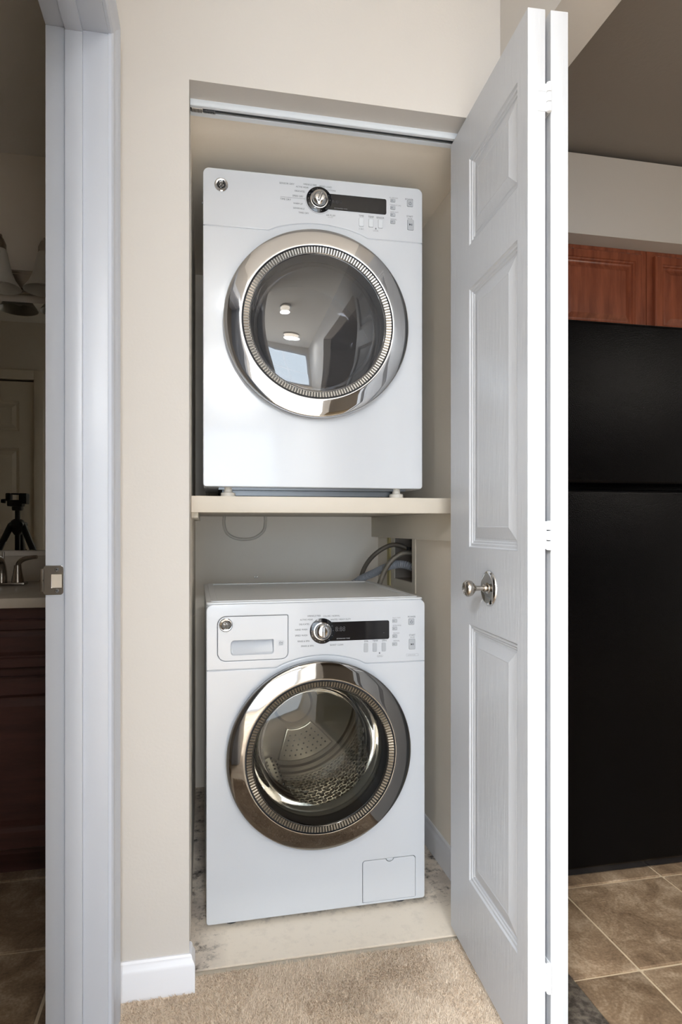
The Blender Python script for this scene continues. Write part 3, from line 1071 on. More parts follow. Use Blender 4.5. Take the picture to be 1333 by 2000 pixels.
def appliance(kind):
    dry = kind == 'dryer'
    if dry:
        root = empty('dryer', (-0.0014, 1.6536, 1.147), 'white front loading dryer with round chrome door, standing on the shelf', 'dryer', -0.0167)
        zs, peak, xa, xb = 0.6785, 0.706, 0.170, 0.440
        cxr, czr = 0.2985, 0.431
        kx, kz, kr = 0.305, 0.7715, 0.0345
        dz0, dz1 = 0.748, 0.7905
        bx, bz, bw, bh = (0.4214, 0.4484, 0.4750), 0.7215, 0.0130, 0.0225
        sx, szs = 0.510, (0.789, 0.769, 0.750, 0.730)
        pw, stt = (0.559, 0.7850), (0.5605, 0.7265)
    else:
        root = empty('washing_machine', (0.007, 1.6406, 0.014), 'white front loading washing machine on the closet floor under the shelf', 'washing machine', 0.012)
        zs, peak, xa, xb = 0.6565, 0.6845, 0.181, 0.424
        cxr, czr = 0.2965, 0.427
        kx, kz, kr = 0.3045, 0.7495, 0.0340
        dz0, dz1 = 0.7215, 0.7725
        bx, bz, bw, bh = (0.4255, 0.4505, 0.4760), 0.7000, 0.0122, 0.0245
        sx, szs = 0.5075, (0.7700, 0.7490, 0.7280, 0.7065)
        pw, stt = (0.5555, 0.7665), (0.5575, 0.7045)
    H = AH if dry else 0.827
    R = 0.1905
    # cabinet (sheet metal wrapper, open front)
    t = 0.012
    zb = 0.0
    boxes('cabinet', [(0.001, t, 0.024, AD, zb, H - 0.004), (AW - t, AW - 0.001, 0.024, AD, zb, H - 0.004), (t, AW - t, AD - t, AD, zb, H - 0.004), (t, AW - t, 0.024, AD - t, zb, zb + t)], M['enamel'], root, 0.002)
    if dry:
        box('lid', 0.001, AW - 0.001, 0.024, AD, H - 0.012, H - 0.002, M['enamel'], root, 0.003)
        boxes('base_rail', [(0.05, 0.55, 0.06, 0.064, -0.020, 0.0), (0.05, 0.55, 0.30, 0.304, -0.020, 0.0)], M['galv'], root)
        bs_ = boxes('base_pan', [(0.04, 0.555, 0.03, 0.50, -0.006, 0.0)], M['galv'], root)
    else:
        # lid panel with a raised rounded border
        lid = plate('lid', [rrect(0.0, AW, 0.0, AD - 0.012, 0.014)], -0.0045, 0.0045, M['enamel_top'], root, bev=0.003)
        lid.rotation_euler = (-pi / 2, 0, 0)
        # local: plate x->x, z->depth ; rotate so z -> y
        lid.rotation_euler = (-pi / 2, 0, 0)
        lid.location = (0, 0.010, H + 0.000)
        rim = plate('lid_rim', [rrect(0.012, AW - 0.012, 0.012, AD - 0.03, 0.012), rrect(0.030, AW - 0.030, 0.030, AD - 0.05, 0.010)], -0.0015, 0.0015, M['enamel_top'], root, bev=0.0012)
        rim.rotation_euler = (-pi / 2, 0, 0)
        rim.location = (0, 0.010, H + 0.0055)
    # front panels
    seam = seam_curve(zs, peak, xa, xb)
    g = 0.0006
    r0 = 0.012
    corner = 0.016
    low = [(x, z - g) for x, z in seam][::-1]
    lower = rrect(0, AW, 0, 0.1, (0.008, 0.008, 0, 0))[:18]
    lower = [p for p in lower] + low
    holes = [circ(cxr, czr, R)]
    if not dry:
        holes.append(rrect(0.4165, 0.568, 0.006, 0.120, (0.003, 0.003, 0.008, 0.008)))
    plate('front_panel', [lower] + holes, 0.0, 0.026, M['enamel'], root, bev=0.0024, bres=3)
    top = rrect(0, AW, 0.5, H, (0, 0, corner, corner))
    arc = top[2:]     # tr and tl corner points
    upper = [(x, z + g) for x, z in seam] + arc
    band = [(x, z + 0.006) for x, z in seam_curve(zs, peak, xa, xb, AW - 0.004)[1:-1]] + [(x, z - 0.006) for x, z in seam_curve(zs, peak, xa, xb, AW - 0.004)[1:-1]][::-1]
    plate('seam_backing', [[(0.004, zs - 0.006), (0.004, zs + 0.006)] + band[:len(band) // 2] + [(AW - 0.004, zs + 0.006), (AW - 0.004, zs - 0.006)] + band[len(band) // 2:]], 0.0018 if dry else 0.003, 0.006, M['enamel'], root)
    hl = []
    if not dry:
        hl.append(rrect(0.028, 0.2125, 0.679, 0.7955, (0.022, 0.018, 0.004, 0.022)))
    cp = plate('control_panel', [upper] + hl, -0.0005, 0.026, M['enamel'], root, bev=0.0024, bres=3)
    yf = -0.0005
    if dry:
        emblem(cp, 0.0465, 0.786, yf)
    else:
        pocket = rrect(0.0625, 0.174, 0.694, 0.7325, (0.008, 0.008, 0.003, 0.010))
        dr = plate('detergent_drawer', [rrect(0.0290, 0.2115, 0.680, 0.7945, (0.021, 0.017, 0.003, 0.021)), pocket], -0.0006, 0.012, M['enamel'], root, bev=0.0010, bres=2)
        # recessed pocket walls
        bm = bmesh.new()
        n = len(pocket)
        cxp, czp = 0.118, 0.713
        ra = [bm.verts.new((x, 0.0005, z)) for x, z in pocket]
        rb = [bm.verts.new((cxp + (x - cxp) * 0.965, 0.022 - (0.016 if z < czp else 0), czp + (z - czp) * 0.86)) for x, z in pocket]
        for k in range(n):
            bm.faces.new((ra[k], ra[(k + 1) % n], rb[(k + 1) % n], rb[k]))
        bm.faces.new(rb)
        bmesh.ops.recalc_face_normals(bm, faces=bm.faces[:])
        bmesh.ops.reverse_faces(bm, faces=bm.faces[:])
        bm_obj('handle_pocket', bm, M['enamel'], dr, 40)
        emblem(dr, 0.0495, 0.7735, -0.0006)
        st_ = box('sticker', 0.1868, 0.2005, -0.0008, -0.0006, 0.7150, 0.7290, M['paper'], dr)
        tube('sticker_star', [(0.1880, -0.001, 0.7205), (0.1915, -0.001, 0.7255), (0.1955, -0.001, 0.7230), (0.1990, -0.001, 0.7265)], 0.00025, M['ink'], st_, n=4, seg=5)
        text_meshes([('energy', 0.1937, 0.7215, 0.010, 0.0026), ('STAR', 0.1937, 0.7172, 0.010, 0.0016)], -0.00095, M['ink'], st_, 'sticker_text')
        # filter access door
        notch = []
        x0, x1, z0_, z1_ = 0.4175, 0.567, 0.007, 0.119
        base = rrect(x0, x1, z0_, z1_, (0.003, 0.003, 0.008, 0.008))
        pts = base[:27]
        pts = base[0:9] + base[9:18] + base[18:27]
        nc = 0.494
        notch = [(nc + 0.011 * cos(-i * pi / 12), z1_ - 0.0085 * sin(i * pi / 12)) for i in range(13)]
        pts = pts + [(nc + 0.0115, z1_)] + notch + [(nc - 0.0115, z1_)] + base[27:]
        plate('filter_door', [pts], 0.0003, 0.006, M['enamel'], root, bev=0.0008, bres=2)
        nt_ = [(nc + 0.0098 * cos(-i * pi / 12), z1_ + 0.0004 - 0.0072 * sin(i * pi / 12)) for i in range(13)]
        plate('filter_tab', [nt_], 0.0015, 0.006, M['enamel'], root, bev=0.0006, bres=2)
    # display + dial ring
    dsp = plate('display', [rrect(kx, 0.4915, dz0, dz1, (0.001, 0.005, 0.005, 0.001))], -0.0016, 0.0, M['black'], cp, bev=0.0004, bres=1)
    ringp = lathe('dial_ring', [(0, -0.0024), (kr - 0.001, -0.0024), (kr, -0.0018), (kr, 0.0)], M['black'], cp, (kx, 0, kz), seg=64)
    if dry:
        tube('ring_line', [(kx + (kr + 0.0028) * cos(a), -0.0008, kz + (kr + 0.0028) * sin(a)) for a in [radians(175 + i * 6) for i in range(24)]], 0.00035, M['ink_light'], cp, n=1, seg=5)
        box('divider_line', 0.201, kx - kr - 0.003, -0.0008, -0.0005, 0.7700, 0.7705, M['ink'], cp)
    tk = bmesh.new()
    for i in range(12):
        a = radians(100 + i * 26)
        px_, pz_ = kx + 0.0295 * cos(a), kz + 0.0295 * sin(a)
        add_box(tk, px_ - 0.0005, px_ + 0.0005, -0.0027, -0.0024, pz_ - 0.0005, pz_ + 0.0005)
    bm_obj('dial_ticks', tk, M['ink_pale'], ringp)
    kn_ = lathe('dial', [(0, -0.0215), (0.010, -0.0212), (0.0155, -0.0200), (0.0172, -0.0185), (0.0182, -0.0178), (0.0198, -0.0168), (0.0210, -0.0145), (0.0215, -0.0095), (0.0216, -0.0080), (0.0206, -0.0075), (0.0206, -0.0060), (0.0238, -0.0055), (0.0240, -0.0024), (0, -0.0024)], M['chrome'], cp, (kx, 0, kz), seg=64)
    # grip ridge across the dial
    gb = bmesh.new()
    add_box(gb, -0.0040, 0.0040, -0.0275, -0.019, -0.0155, 0.0155, 0.0035, 3)
    gr = bm_obj('dial_grip', gb, M['chrome'], kn_, 50)
    gr.location = (kx, 0, kz)
    gr.rotation_euler = (0, radians(20 if dry else 0), 0)
    rd = bmesh.new()
    for i in range(40):
        a = 2 * pi * i / 40
        t_ = bmesh.new()
        add_box(t_, 0.0203, 0.0219, -0.0135, -0.0085, -0.0006, 0.0006)
        bmesh.ops.rotate(t_, verts=t_.verts[:], cent=(0, 0, 0), matrix=Matrix.Rotation(a, 3, 'Y'))
        me = bpy.data.meshes.new('t')
        t_.to_mesh(me)
        t_.free()
        rd.from_mesh(me)
        bpy.data.meshes.remove(me)
    o_ = bm_obj('dial_ribs', rd, M['chrome_dark'], kn_)
    o_.location = (kx, 0, kz)
    # display digits
    if not dry:
        text_meshes([('8:88', 0.354, 0.7535, 0.027, 0.0125)], -0.00175, mat('dim_digits', (62, 62, 64), 0.4), dsp, 'display_digits')
        text_meshes([('ESTIMATED TIME', 0.362, 0.7275, 0.036, 0.0026)], -0.00175, M['ink_pale'], dsp, 'display_text')
        box('display_light', 0.4745, 0.4775, -0.0018, -0.0016, 0.7385, 0.7392, M['ink_light'], dsp)
    else:
        text_meshes([('ESTIMATED TIME', 0.3644, 0.7530, 0.036, 0.0026)], -0.00175, M['ink_light'], dsp, 'display_text')
        text_meshes([('8:88', 0.352, 0.7700, 0.030, 0.009)], -0.00175, mat('dim_digits', (40, 40, 44), 0.4), dsp, 'display_digits')
    # buttons
    for x in bx:
        plate('button', [rrect(x - bw / 2, x + bw / 2, bz - bh / 2, bz + bh / 2, 0.003, 5)], -0.0022, 0, M['button_light'] if dry else M['button'], cp, bev=0.0008, bres=2)
        if dry:
            plate('button_outline', [rrect(x - bw / 2 - 0.0004, x + bw / 2 + 0.0004, bz - bh / 2 - 0.0004, bz + bh / 2 + 0.0004, 0.003, 5)], -0.0009, 0, M['ink_light'], cp)
    for z in szs:
        b_ = plate('small_button', [rrect(sx - 0.0066, sx + 0.0066, z - 0.0043, z + 0.0043, 0.0018, 4)], -0.0018, 0, M['button'], cp, bev=0.0006, bres=2)
        plate('button_outline', [rrect(sx - 0.0070, sx + 0.0070, z - 0.0047, z + 0.0047, 0.002, 4)], -0.0009, 0, M['ink_light'], cp)
        box('button_mark', sx - 0.0035, sx - 0.0020, -0.0021, -0.0018, z - 0.0012, z + 0.0012, M['ink'], b_)
    for (x, z), w_, h_ in ((pw, 0.0160, 0.0170), (stt, 0.0175, 0.0285)):
        b_ = plate('power_button' if h_ < 0.02 else 'start_button', [rrect(x - w_ / 2, x + w_ / 2, z - h_ / 2, z + h_ / 2, 0.0028, 5)], -0.0024, 0, M['button'], cp, bev=0.0008, bres=2)
        plate('button_outline', [rrect(x - w_ / 2 - 0.0005, x + w_ / 2 + 0.0005, z - h_ / 2 - 0.0005, z + h_ / 2 + 0.0005, 0.003, 5)], -0.0009, 0, M['ink_light'], cp)
        if h_ < 0.02:
            tb = bmesh.new()
            tube('x', [(x + 0.0034 * cos(radians(a)), -0.0025, z - 0.0004 + 0.0034 * sin(radians(a))) for a in range(125, 416, 15)], 0.00045, None, n=1, seg=5, bm=tb)
            add_box(tb, x - 0.0004, x + 0.0004, -0.0029, -0.0022, z + 0.0005, z + 0.0045)
            bm_obj('power_symbol', tb, M['ink'], b_)
        else:
            plate('play_symbol', [[(x - 0.004, z - 0.0028), (x - 0.0002, z), (x - 0.004, z + 0.0028)]], -0.0028, -0.0020, M['black'], b_)
            boxes('pause_symbol', [(x + 0.0006, x + 0.0018, -0.0028, -0.0022, z - 0.0025, z + 0.0025), (x + 0.0028, x + 0.0040, -0.0028, -0.0022, z - 0.0025, z + 0.0025)], M['ink'], b_)
    # lock mark
    lx_, lz_ = (0.4619, 0.7075) if dry else (0.4640, 0.6835)
    boxes('lock_symbol', [(lx_ - 0.0017, lx_ + 0.0017, -0.0009, -0.0006, lz_ - 0.0014, lz_ + 0.0012), (lx_ - 0.0010, lx_ - 0.0006, -0.0009, -0.0006, lz_ + 0.0012, lz_ + 0.0028), (lx_ + 0.0006, lx_ + 0.0010, -0.0009, -0.0006, lz_ + 0.0012, lz_ + 0.0028), (lx_ - 0.0010, lx_ + 0.0010, -0.0009, -0.0006, lz_ + 0.0024, lz_ + 0.0029)], M['ink'], cp)
    text_meshes(DTXT if dry else WTXT, -0.0008, M['ink'], cp, 'lettering')
    text_meshes(DTXT2 if dry else WTXT2, -0.0008, M['ink_light'], cp, 'small_lettering')
    if not dry:
        def outline(x0, x1, z0, z1, rr):
            p = rrect(x0, x1, z0, z1, rr, 4)
            q = rrect(x0 + 0.0003, x1 - 0.0003, z0 + 0.0003, z1 - 0.0003, rr, 4)
            plate('label_outline', [p, q], -0.0008, -0.0004, M['ink_light'], cp)
        outline(0.5405, 0.5760, 0.6715, 0.6780, 0.002)
        outline(0.4570, 0.4735, 0.6730, 0.6785, 0.002)
    # ---- round door
    c = (cxr, 0, czr)
    chrome = M['chrome'] if dry else M['chrome_dark']
    dg = lathe('door', [(0.2300, 0.000), (0.2445, -0.0020), (0.2450, -0.0150), (0.2425, -0.0185), (0.2300, -0.0185), (0.2300, 0.0)], M['gasket'], root, c, seg=160, closed=False)
    dg['label'] = 'round porthole door'
    prof = [(0.2425, -0.0170), (0.2470, -0.0185), (0.2478, -0.0215), (0.2474, -0.0290), (0.2462, -0.0315), (0.2440, -0.0327), (0.2340, -0.0346), (0.2240, -0.0363), (0.2140, -0.0379), (0.2060, -0.0391), (0.2030, -0.0394), (0.2012, -0.0390), (0.2008, -0.0330)]
    lathe('chrome_ring', prof, chrome, dg, c, seg=160, smooth=50)
    # inner dark groove and ribbed ring
    lathe('groove', [(0.2008, -0.0335), (0.1985, -0.0345), (0.1970, -0.0345)], M['rubber'], dg, c, seg=128)
    rb_ = bmesh.new()
    nseg = 480
    rin, rout = 0.1815, 0.1975
    rings = []
    for j, (rr, yy) in enumerate(((rout, -0.0345), (rout - 0.001, -0.0400), (rin + 0.002, -0.0375), (rin, -0.0360))):
        ring = []
        for i in range(nseg):
            a = 2 * pi * i / nseg
            dep = 0.0016 if (i % 3 == 0 and j in (1, 2)) else 0.0
            ring.append(rb_.verts.new((cxr + rr * cos(a), yy + dep, czr + rr * sin(a))))
        rings.append(ring)
    for a_, b_ in zip(rings, rings[1:]):
        for i in range(nseg):
            rb_.faces.new((a_[i], a_[(i + 1) % nseg], b_[(i + 1) % nseg], b_[i]))
    bmesh.ops.recalc_face_normals(rb_, faces=rb_.faces[:])
    bm_obj('ribbed_ring', rb_, mat('ribbed_ring', (168, 166, 162) if dry else (112, 106, 96), 0.25, 0.8), dg)
    lathe('inner_bead', [(0.1820, -0.0355), (0.1822, -0.0385), (0.1808, -0.0395), (0.1794, -0.0385), (0.1794, -0.0350)], chrome, dg, c, seg=128, smooth=60)
    if dry:
        gp = [(0.1797, -0.0365), (0.165, -0.0405), (0.14, -0.0450), (0.10, -0.0495), (0.05, -0.0520), (0, -0.0528)]
        lathe('door_glass', gp, M['dryer_glass'], dg, c, seg=128, smooth=80)
        lathe('inner_glass', [(0.178, 0.010), (0.172, 0.035), (0.150, 0.060), (0.11, 0.070), (0, 0.072)], thin_glass('dryer_inner_glass', (0.8, 0.8, 0.82), 1.45), dg, c, seg=96, smooth=80)
        lathe('door_well', [(0.1795, -0.033), (0.1800, 0.012), (0.186, 0.026)], M['grey_plastic'], dg, c, seg=96)
        lathe('drum', [(0.1900, 0.03), (0.1920, 0.055), (0.262, 0.065), (0.266, 0.12), (0.266, 0.42), (0.24, 0.44), (0.0, 0.445)], M['drum_white'], root, c, seg=96, smooth=40)
    else:
        gp = [(0.1797, -0.0365), (0.165, -0.0395), (0.14, -0.0425), (0.10, -0.0455), (0.05, -0.0470), (0, -0.0475)]
        lathe('door_glass', gp, M['washer_glass'], dg, c, seg=128, smooth=80)
        lathe('glass_bowl', [(0.176, 0.000), (0.170, 0.010), (0.160, 0.040), (0.150, 0.085), (0.140, 0.105), (0.115, 0.118), (0.06, 0.124), (0, 0.126)], M['bowl_glass'], dg, c, seg=128, smooth=80)
        lathe('door_well', [(0.1795, -0.033), (0.1790, 0.006), (0.176, 0.010), (0.1765, 0.0), (0.178, -0.033)], M['rubber'], dg, c, seg=96)
        lathe('bellows', [(0.1900, 0.026), (0.1830, 0.030), (0.1800, 0.040), (0.1860, 0.050), (0.1780, 0.060), (0.1760, 0.075), (0.1860, 0.082), (0.196, 0.085)], mat('bellows_grey', (128, 128, 126), 0.5), root, c, seg=96, smooth=60)
        dm = lathe('drum', [(0.196, 0.086), (0.205, 0.090), (0.235, 0.094), (0.246, 0.102)] + [(0.2465, 0.11 + 0.012 * i) for i in range(31)], M['drum'], root, c, seg=96, smooth=50, uv=True)
        lathe('drum_back', [(0.2465, 0.462), (0.238, 0.462), (0.234, 0.472), (0.228, 0.472), (0.224, 0.464), (0.217, 0.464), (0.212, 0.474), (0.16, 0.478), (0.07, 0.474), (0.06, 0.462), (0.0, 0.460)], M['steel_dark'], root, c, seg=96, smooth=40)
        # embossed, perforated sectors of the rear plate
        for k in range(3):
            a0, a1 = radians(-105 + 120 * k), radians(-45 + 120 * k)
            outl = [(cxr + 0.195 * cos(a0 + (a1 - a0) * i / 14), czr + 0.195 * sin(a0 + (a1 - a0) * i / 14)) for i in range(15)]
            outl += [(cxr + 0.085 * cos(a1 - (a1 - a0) * i / 8), czr + 0.085 * sin(a1 - (a1 - a0) * i / 8)) for i in range(9)]
            sec_ = plate('rear_sector', [outl], 0.462, 0.476, M['steel'], root, bev=0.0045, bres=3, smooth=60)
            hb = bmesh.new()
            for rr_, n_ in ((0.175, 9), (0.158, 8), (0.141, 7), (0.124, 6), (0.107, 5)):
                for i in range(n_):
                    aa = a0 + (a1 - a0) * (i + 0.9) / (n_ + 0.8)
                    bmesh.ops.create_icosphere(hb, subdivisions=1, radius=0.0036, matrix=Matrix.Translation((cxr + rr_ * cos(aa), 0.4625, czr + rr_ * sin(aa))))
            bm_obj('sector_holes', hb, M['rubber'], sec_)['kind'] = 'stuff'
        # three lifter paddles with rows of small holes
        for k in range(3):
            a = radians(22 + 120 * k)
            pb = bmesh.new()
            secs = []
            for (yy, hgt, wd_) in ((0.125, 0.020, 0.030), (0.15, 0.052, 0.040), (0.25, 0.060, 0.044), (0.40, 0.060, 0.046), (0.462, 0.054, 0.044)):
                sec = []
                for (u_, v_) in ((-1, 0), (-0.72, 0.55), (-0.36, 0.93), (0, 1), (0.36, 0.93), (0.72, 0.55), (1, 0)):
                    rad_ = 0.2455 - hgt * v_
                    tt = u_ * wd_ * (1.0 - 0.25 * v_)
                    p_ = Vector((tt, yy, -rad_))
                    sec.append(p_)
                secs.append(sec)
            rot = Matrix.Rotation(a, 3, 'Y')
            vv = [[pb.verts.new(rot @ p + Vector(c)) for p in s] for s in secs]
            for s1, s2 in zip(vv, vv[1:]):
                for i in range(len(s1) - 1):
                    pb.faces.new((s1[i], s1[i + 1], s2[i + 1], s2[i]))
            pb.faces.new(vv[0])
            pb.faces.new(vv[-1][::-1])
            bmesh.ops.recalc_face_normals(pb, faces=pb.faces[:])
            pd = bm_obj('lifter', pb, M['steel'], root, 50)
            hb = bmesh.new()
            for row, u_ in ((0, -0.55), (1, -0.2), (2, 0.2), (3, 0.55)):
                v_ = {0: 0.76, 1: 0.97, 2: 0.97, 3: 0.76}[row]
                for i in range(9):
                    yy = 0.17 + i * 0.032 + (0.016 if row % 2 else 0)
                    rad_ = 0.2455 - 0.059 * v_
                    tt = u_ * 0.045 * (1 - 0.25 * v_)
                    p_ = rot @ Vector((tt, yy, -rad_ + 0.0004)) + Vector(c)
                    bmesh.ops.create_icosphere(hb, subdivisions=1, radius=0.0042, matrix=Matrix.Translation(p_))
            bm_obj('lifter_hole', hb, M['rubber'], pd)['kind'] = 'stuff'
        # bosses between perforations on the drum wall: small raised dimples
        db = bmesh.new()
        for i in range(72):
            a = 2 * pi * i / 72
            if 0 < 1:
                for j in range(7):
                    yy = 0.13 + j * 0.044 + (0.022 if i % 2 else 0)
                    rr = 0.2455
                    p_ = Vector((cxr + rr * cos(a), yy, czr + rr * sin(a)))
                    mt = Matrix.Translation(p_) @ Matrix.Rotation(-a, 4, 'Y') @ Matrix.Diagonal((0.45, 1.25, 1.0, 1))
                    bmesh.ops.create_icosphere(db, subdivisions=2, radius=0.0072, matrix=mt)
        dd = bm_obj('drum_dimples', db, M['steel'], root, 80)
        dd['kind'] = 'stuff'
    # feet
    ftm = M['pvc'] if dry else M['rubber']
    fh = -0.0265 if dry else -0.0115
    for (x, y) in ((0.065, 0.035), (0.53, 0.035), (0.065, 0.50), (0.53, 0.50)):
        lathe('foot', [(0, 0.0), (0.011, 0.0), (0.011, fh * 0.45), (0.019, fh * 0.55), (0.020, fh), (0, fh)], ftm, root, (x, y, 0), axis='Z', seg=24)
    return root


appliance('washer')
appliance('dryer')

# ------------------------------------------------------------------ shelf and cleats
SZ0, SZ1 = 1.0785, 1.1205
r = empty('shelf', (XL, 1.612, SZ0), 'thick cream painted shelf carrying the dryer', 'shelf')
boxes('board', [(0.001, XR - XL - 0.001, 0.018, YB - 1.612 - 0.001, 0.006, SZ1 - SZ0)], M['shelf'], r, 0.001)
box('front_edge', 0.001, XR - XL - 0.001, 0, 0.018, 0, SZ1 - SZ0, M['shelf'], r, 0.0015)
o = box('shelf_cleat', XR - 0.030, XR - 0.0005, 1.635, YB - 0.001, 1.001, SZ0 + 0.0055, M['cleat'], None, 0.001)
tag(o, 'cream wooden cleat on the right wall supporting the shelf', 'shelf support', 'cleats under the shelf')
o = box('shelf_cleat', XL + 0.0005, XL + 0.018, 1.66, YB - 0.001, 1.066, SZ0 + 0.0055, M['cleat'], None, 0.001)
tag(o, 'narrow cleat on the left wall supporting the shelf', 'shelf support', 'cleats under the shelf')

# cord loop hanging under shelf at the back wall
o = tube('cord', [(0.082, 2.545, 1.09), (0.080, 2.545, 1.055), (0.092, 2.544, 1.018), (0.125, 2.543, 0.997), (0.165, 2.543, 0.992), (0.205, 2.543, 0.999), (0.238, 2.544, 1.025), (0.247, 2.545, 1.06), (0.246, 2.545, 1.09)], 0.0062, M['pvc'])
tag(o, 'off-white cord looping below the shelf on the back wall', 'cord')

# outlet box on right wall
r = empty('outlet_box', (XR, 2.07, 0.811), 'white recessed washer outlet box with valves on the right closet wall', 'outlet box')
fw = 0.034
y0_, y1_, z0_, z1_ = 0, 0.275, 0, 0.19
bm = bmesh.new()
add_box(bm, -0.004, -0.0002, 0, fw, 0, 0.19, 0.001)
add_box(bm, -0.004, -0.0002, 0.241, 0.275, 0, 0.19, 0.001)
add_box(bm, -0.004, -0.0002, fw, 0.241, 0, fw, 0.001)
bm_obj('face_frame', bm, M['cleat'], r)
box('wood_edge', -0.006, -0.0002, 0.300, 0.330, 0.0, 0.19, M['raw_wood'], r)
bm = bmesh.new()
add_box(bm, 0.0995, 0.0998, fw - 0.003, 0.2445, 0.034, 0.30)
add_box(bm, 0.0005, 0.0995, fw - 0.003, fw - 0.002, 0.034, 0.30)
add_box(bm, 0.0005, 0.0995, 0.2435, 0.2445, 0.034, 0.30)
add_box(bm, 0.0005, 0.0995, fw - 0.002, 0.2435, 0.0345, 0.0355)
bm_obj('box_liner', bm, M['box_inside'], r)
for yy in (0.10, 0.18):
    v = lathe('valve', [(0, -0.04), (0.010, -0.04), (0.011, -0.02), (0.008, -0.015), (0.008, 0.03), (0, 0.03)], M['galv'], r, (0.055, yy, 0.15), axis='Z', seg=20)
    boxes('valve_handle', [(0.025, 0.047, yy - 0.003, yy + 0.003, 0.146, 0.154), (0.022, 0.027, yy - 0.016, yy + 0.016, 0.144, 0.156)], M['rubber'], v, 0.001)


def place(y, dx, z):
    return (XR + dx, y, z)


# hoses (world coordinates)
o = tube('supply_hose', [(XR + 0.055, 2.25, 0.925), (XR + 0.02, 2.25, 0.965), (XR - 0.03, 2.28, 0.972), (XR - 0.09, 2.31, 0.93), (XR - 0.125, 2.34, 0.86), (XR - 0.135, 2.36, 0.75), (XR - 0.16, 2.36, 0.50)], 0.0085, M['brown_hose'])
tag(o, 'dark grey supply hose farthest back, arching out of the outlet box', 'hose', 'washer hoses from the outlet box')
o = tube('supply_hose', [(XR + 0.050, 2.17, 0.93), (XR + 0.02, 2.17, 0.945), (XR - 0.02, 2.17, 0.945), (XR - 0.06, 2.18, 0.915), (XR - 0.085, 2.20, 0.86), (XR - 0.10, 2.225, 0.78), (XR - 0.11, 2.27, 0.60)], 0.0095, M['braid'])
tag(o, 'light braided supply hose nearest, arching from the outlet box', 'hose', 'washer hoses from the outlet box')


def corr(Ls):
    return 0.0125 + 0.0026 * sin(Ls * 2 * pi / 0.0072)


pp = catmull([(XR + 0.07, 2.15, 0.845), (XR + 0.035, 2.16, 0.885), (XR - 0.01, 2.19, 0.905), (XR - 0.05, 2.24, 0.895), (XR - 0.09, 2.29, 0.868), (XR - 0.14, 2.34, 0.835), (XR - 0.19, 2.37, 0.78), (XR - 0.22, 2.38, 0.60)], 60)
o = tube('drain_hose', pp, 0.012, M['drain'], n=1, rf=corr, seg=16)
tag(o, 'grey corrugated drain hose leading from the outlet box behind the washer', 'hose', 'washer hoses from the outlet box')
# small screw heads in back wall
for x, lab in ((0.205, 'small screw pair on the back wall above the washer, left one'), (0.214, 'small screw pair on the back wall above the washer, right one')):
    o = lathe('wall_screw', [(0, -0.006), (0.0028, -0.0055), (0.0032, 0), ], M['screw'], None, (x, YB, 0.838), seg=12)
    tag(o, lab, 'screw', 'screw heads on the closet back wall')
o = lathe('ceiling_hook', [(0, -0.006), (0.003, -0.005), (0.0036, 0)], M['white_metal'], None, (XL + 0.03, 1.98, ZT), axis='Z', seg=14)
tag(o, 'tiny white nail head in the closet ceiling near the left wall', 'nail')

# ------------------------------------------------------------------ kitchen: refrigerator and wall cabinet
r = empty('refrigerator', (0.885, 1.647, 0), 'tall black top-freezer refrigerator in the kitchen', 'refrigerator')
FWd = 0.76
box('body', 0.004, FWd - 0.004, 0.062, 0.74, 0.02, 1.638, M['fridge'], r, 0.004)
box('freezer_door', 0, FWd, 0, 0.058, 1.169, 1.650, M['fridge'], r, 0.012, 4)
d_ = box('fridge_door', 0, FWd, 0, 0.058, 0.038, 1.153, M['fridge'], r, 0.012, 4)
box('toe_grille', 0.02, FWd - 0.02, 0.03, 0.06, 0.008, 0.036, M['black'], r)
boxes('door_gasket', [(0.01, FWd - 0.01, 0.0585, 0.0615, 0.06, 1.148), (0.01, FWd - 0.01, 0.0585, 0.0615, 1.175, 1.64)], M['rubber'], r)
box('handle', 0.70, 0.725, -0.045, -0.025, 0.75, 1.11, M['fridge'], d_, 0.006)
boxes('handle_post', [(0.702, 0.723, -0.026, 0.001, 0.755, 0.785), (0.702, 0.723, -0.026, 0.001, 1.075, 1.105)], M['fridge'], d_, 0.003)
for (x, y) in ((0.06, 0.12), (0.70, 0.12), (0.06, 0.66), (0.70, 0.66)):
    lathe('foot', [(0, 0), (0.02, 0), (0.02, 0.022), (0, 0.022)], M['rubber'], r, (x, y, 0.0005), axis='Z', seg=16)

CPROF = [(0, 0.003), (0.003, 0.0), (0.030, 0.0), (0.033, 0.005), (0.037, 0.006), (0.041, 0.013), (0.046, 0.014), (0.052, 0.013), (0.070, 0.004), (0.072, 0.004)]


def wall_cabinet(x0, doors, label):
    r = empty('wall_cabinet', (x0, 2.149, 1.765), label, 'cabinet', group='cherry wall cabinets over the refrigerator')
    wd = doors[-1][1] + 0.03
    box('carcass', 0, wd, 0.022, 0.300, 0, 0.354, M['cherry'], r, 0.001)
    ff = [(0, doors[0][0] + 0.02, 0, 0.022, 0, 0.354)]
    plate('face_frame', [[(0, 0), (wd, 0), (wd, 0.354), (0, 0.354)]] + [[(a + 0.015, 0.04), (b - 0.015, 0.04), (b - 0.015, 0.315), (a + 0.015, 0.315)] for a, b in doors], 0.0, 0.0215, M['cherry'], r, bev=0.0006, bres=1)
    for a, b in doors:
        raised_panel('door', a, b, 0.022, 0.332, -0.019, -0.0005, M['cherry'], r, prof=CPROF, both=False)
    return r


# door 1 right edge X 1.665, door 2 left edge X 1.724
wall_cabinet(0.88, [(0.03, 0.375), (0.412, 0.785)], 'reddish cherry wall cabinet with raised panel doors above the refrigerator')
wall_cabinet(1.698, [(0.026, 0.43), (0.45, 0.85)], 'reddish cherry wall cabinet at the right picture edge')

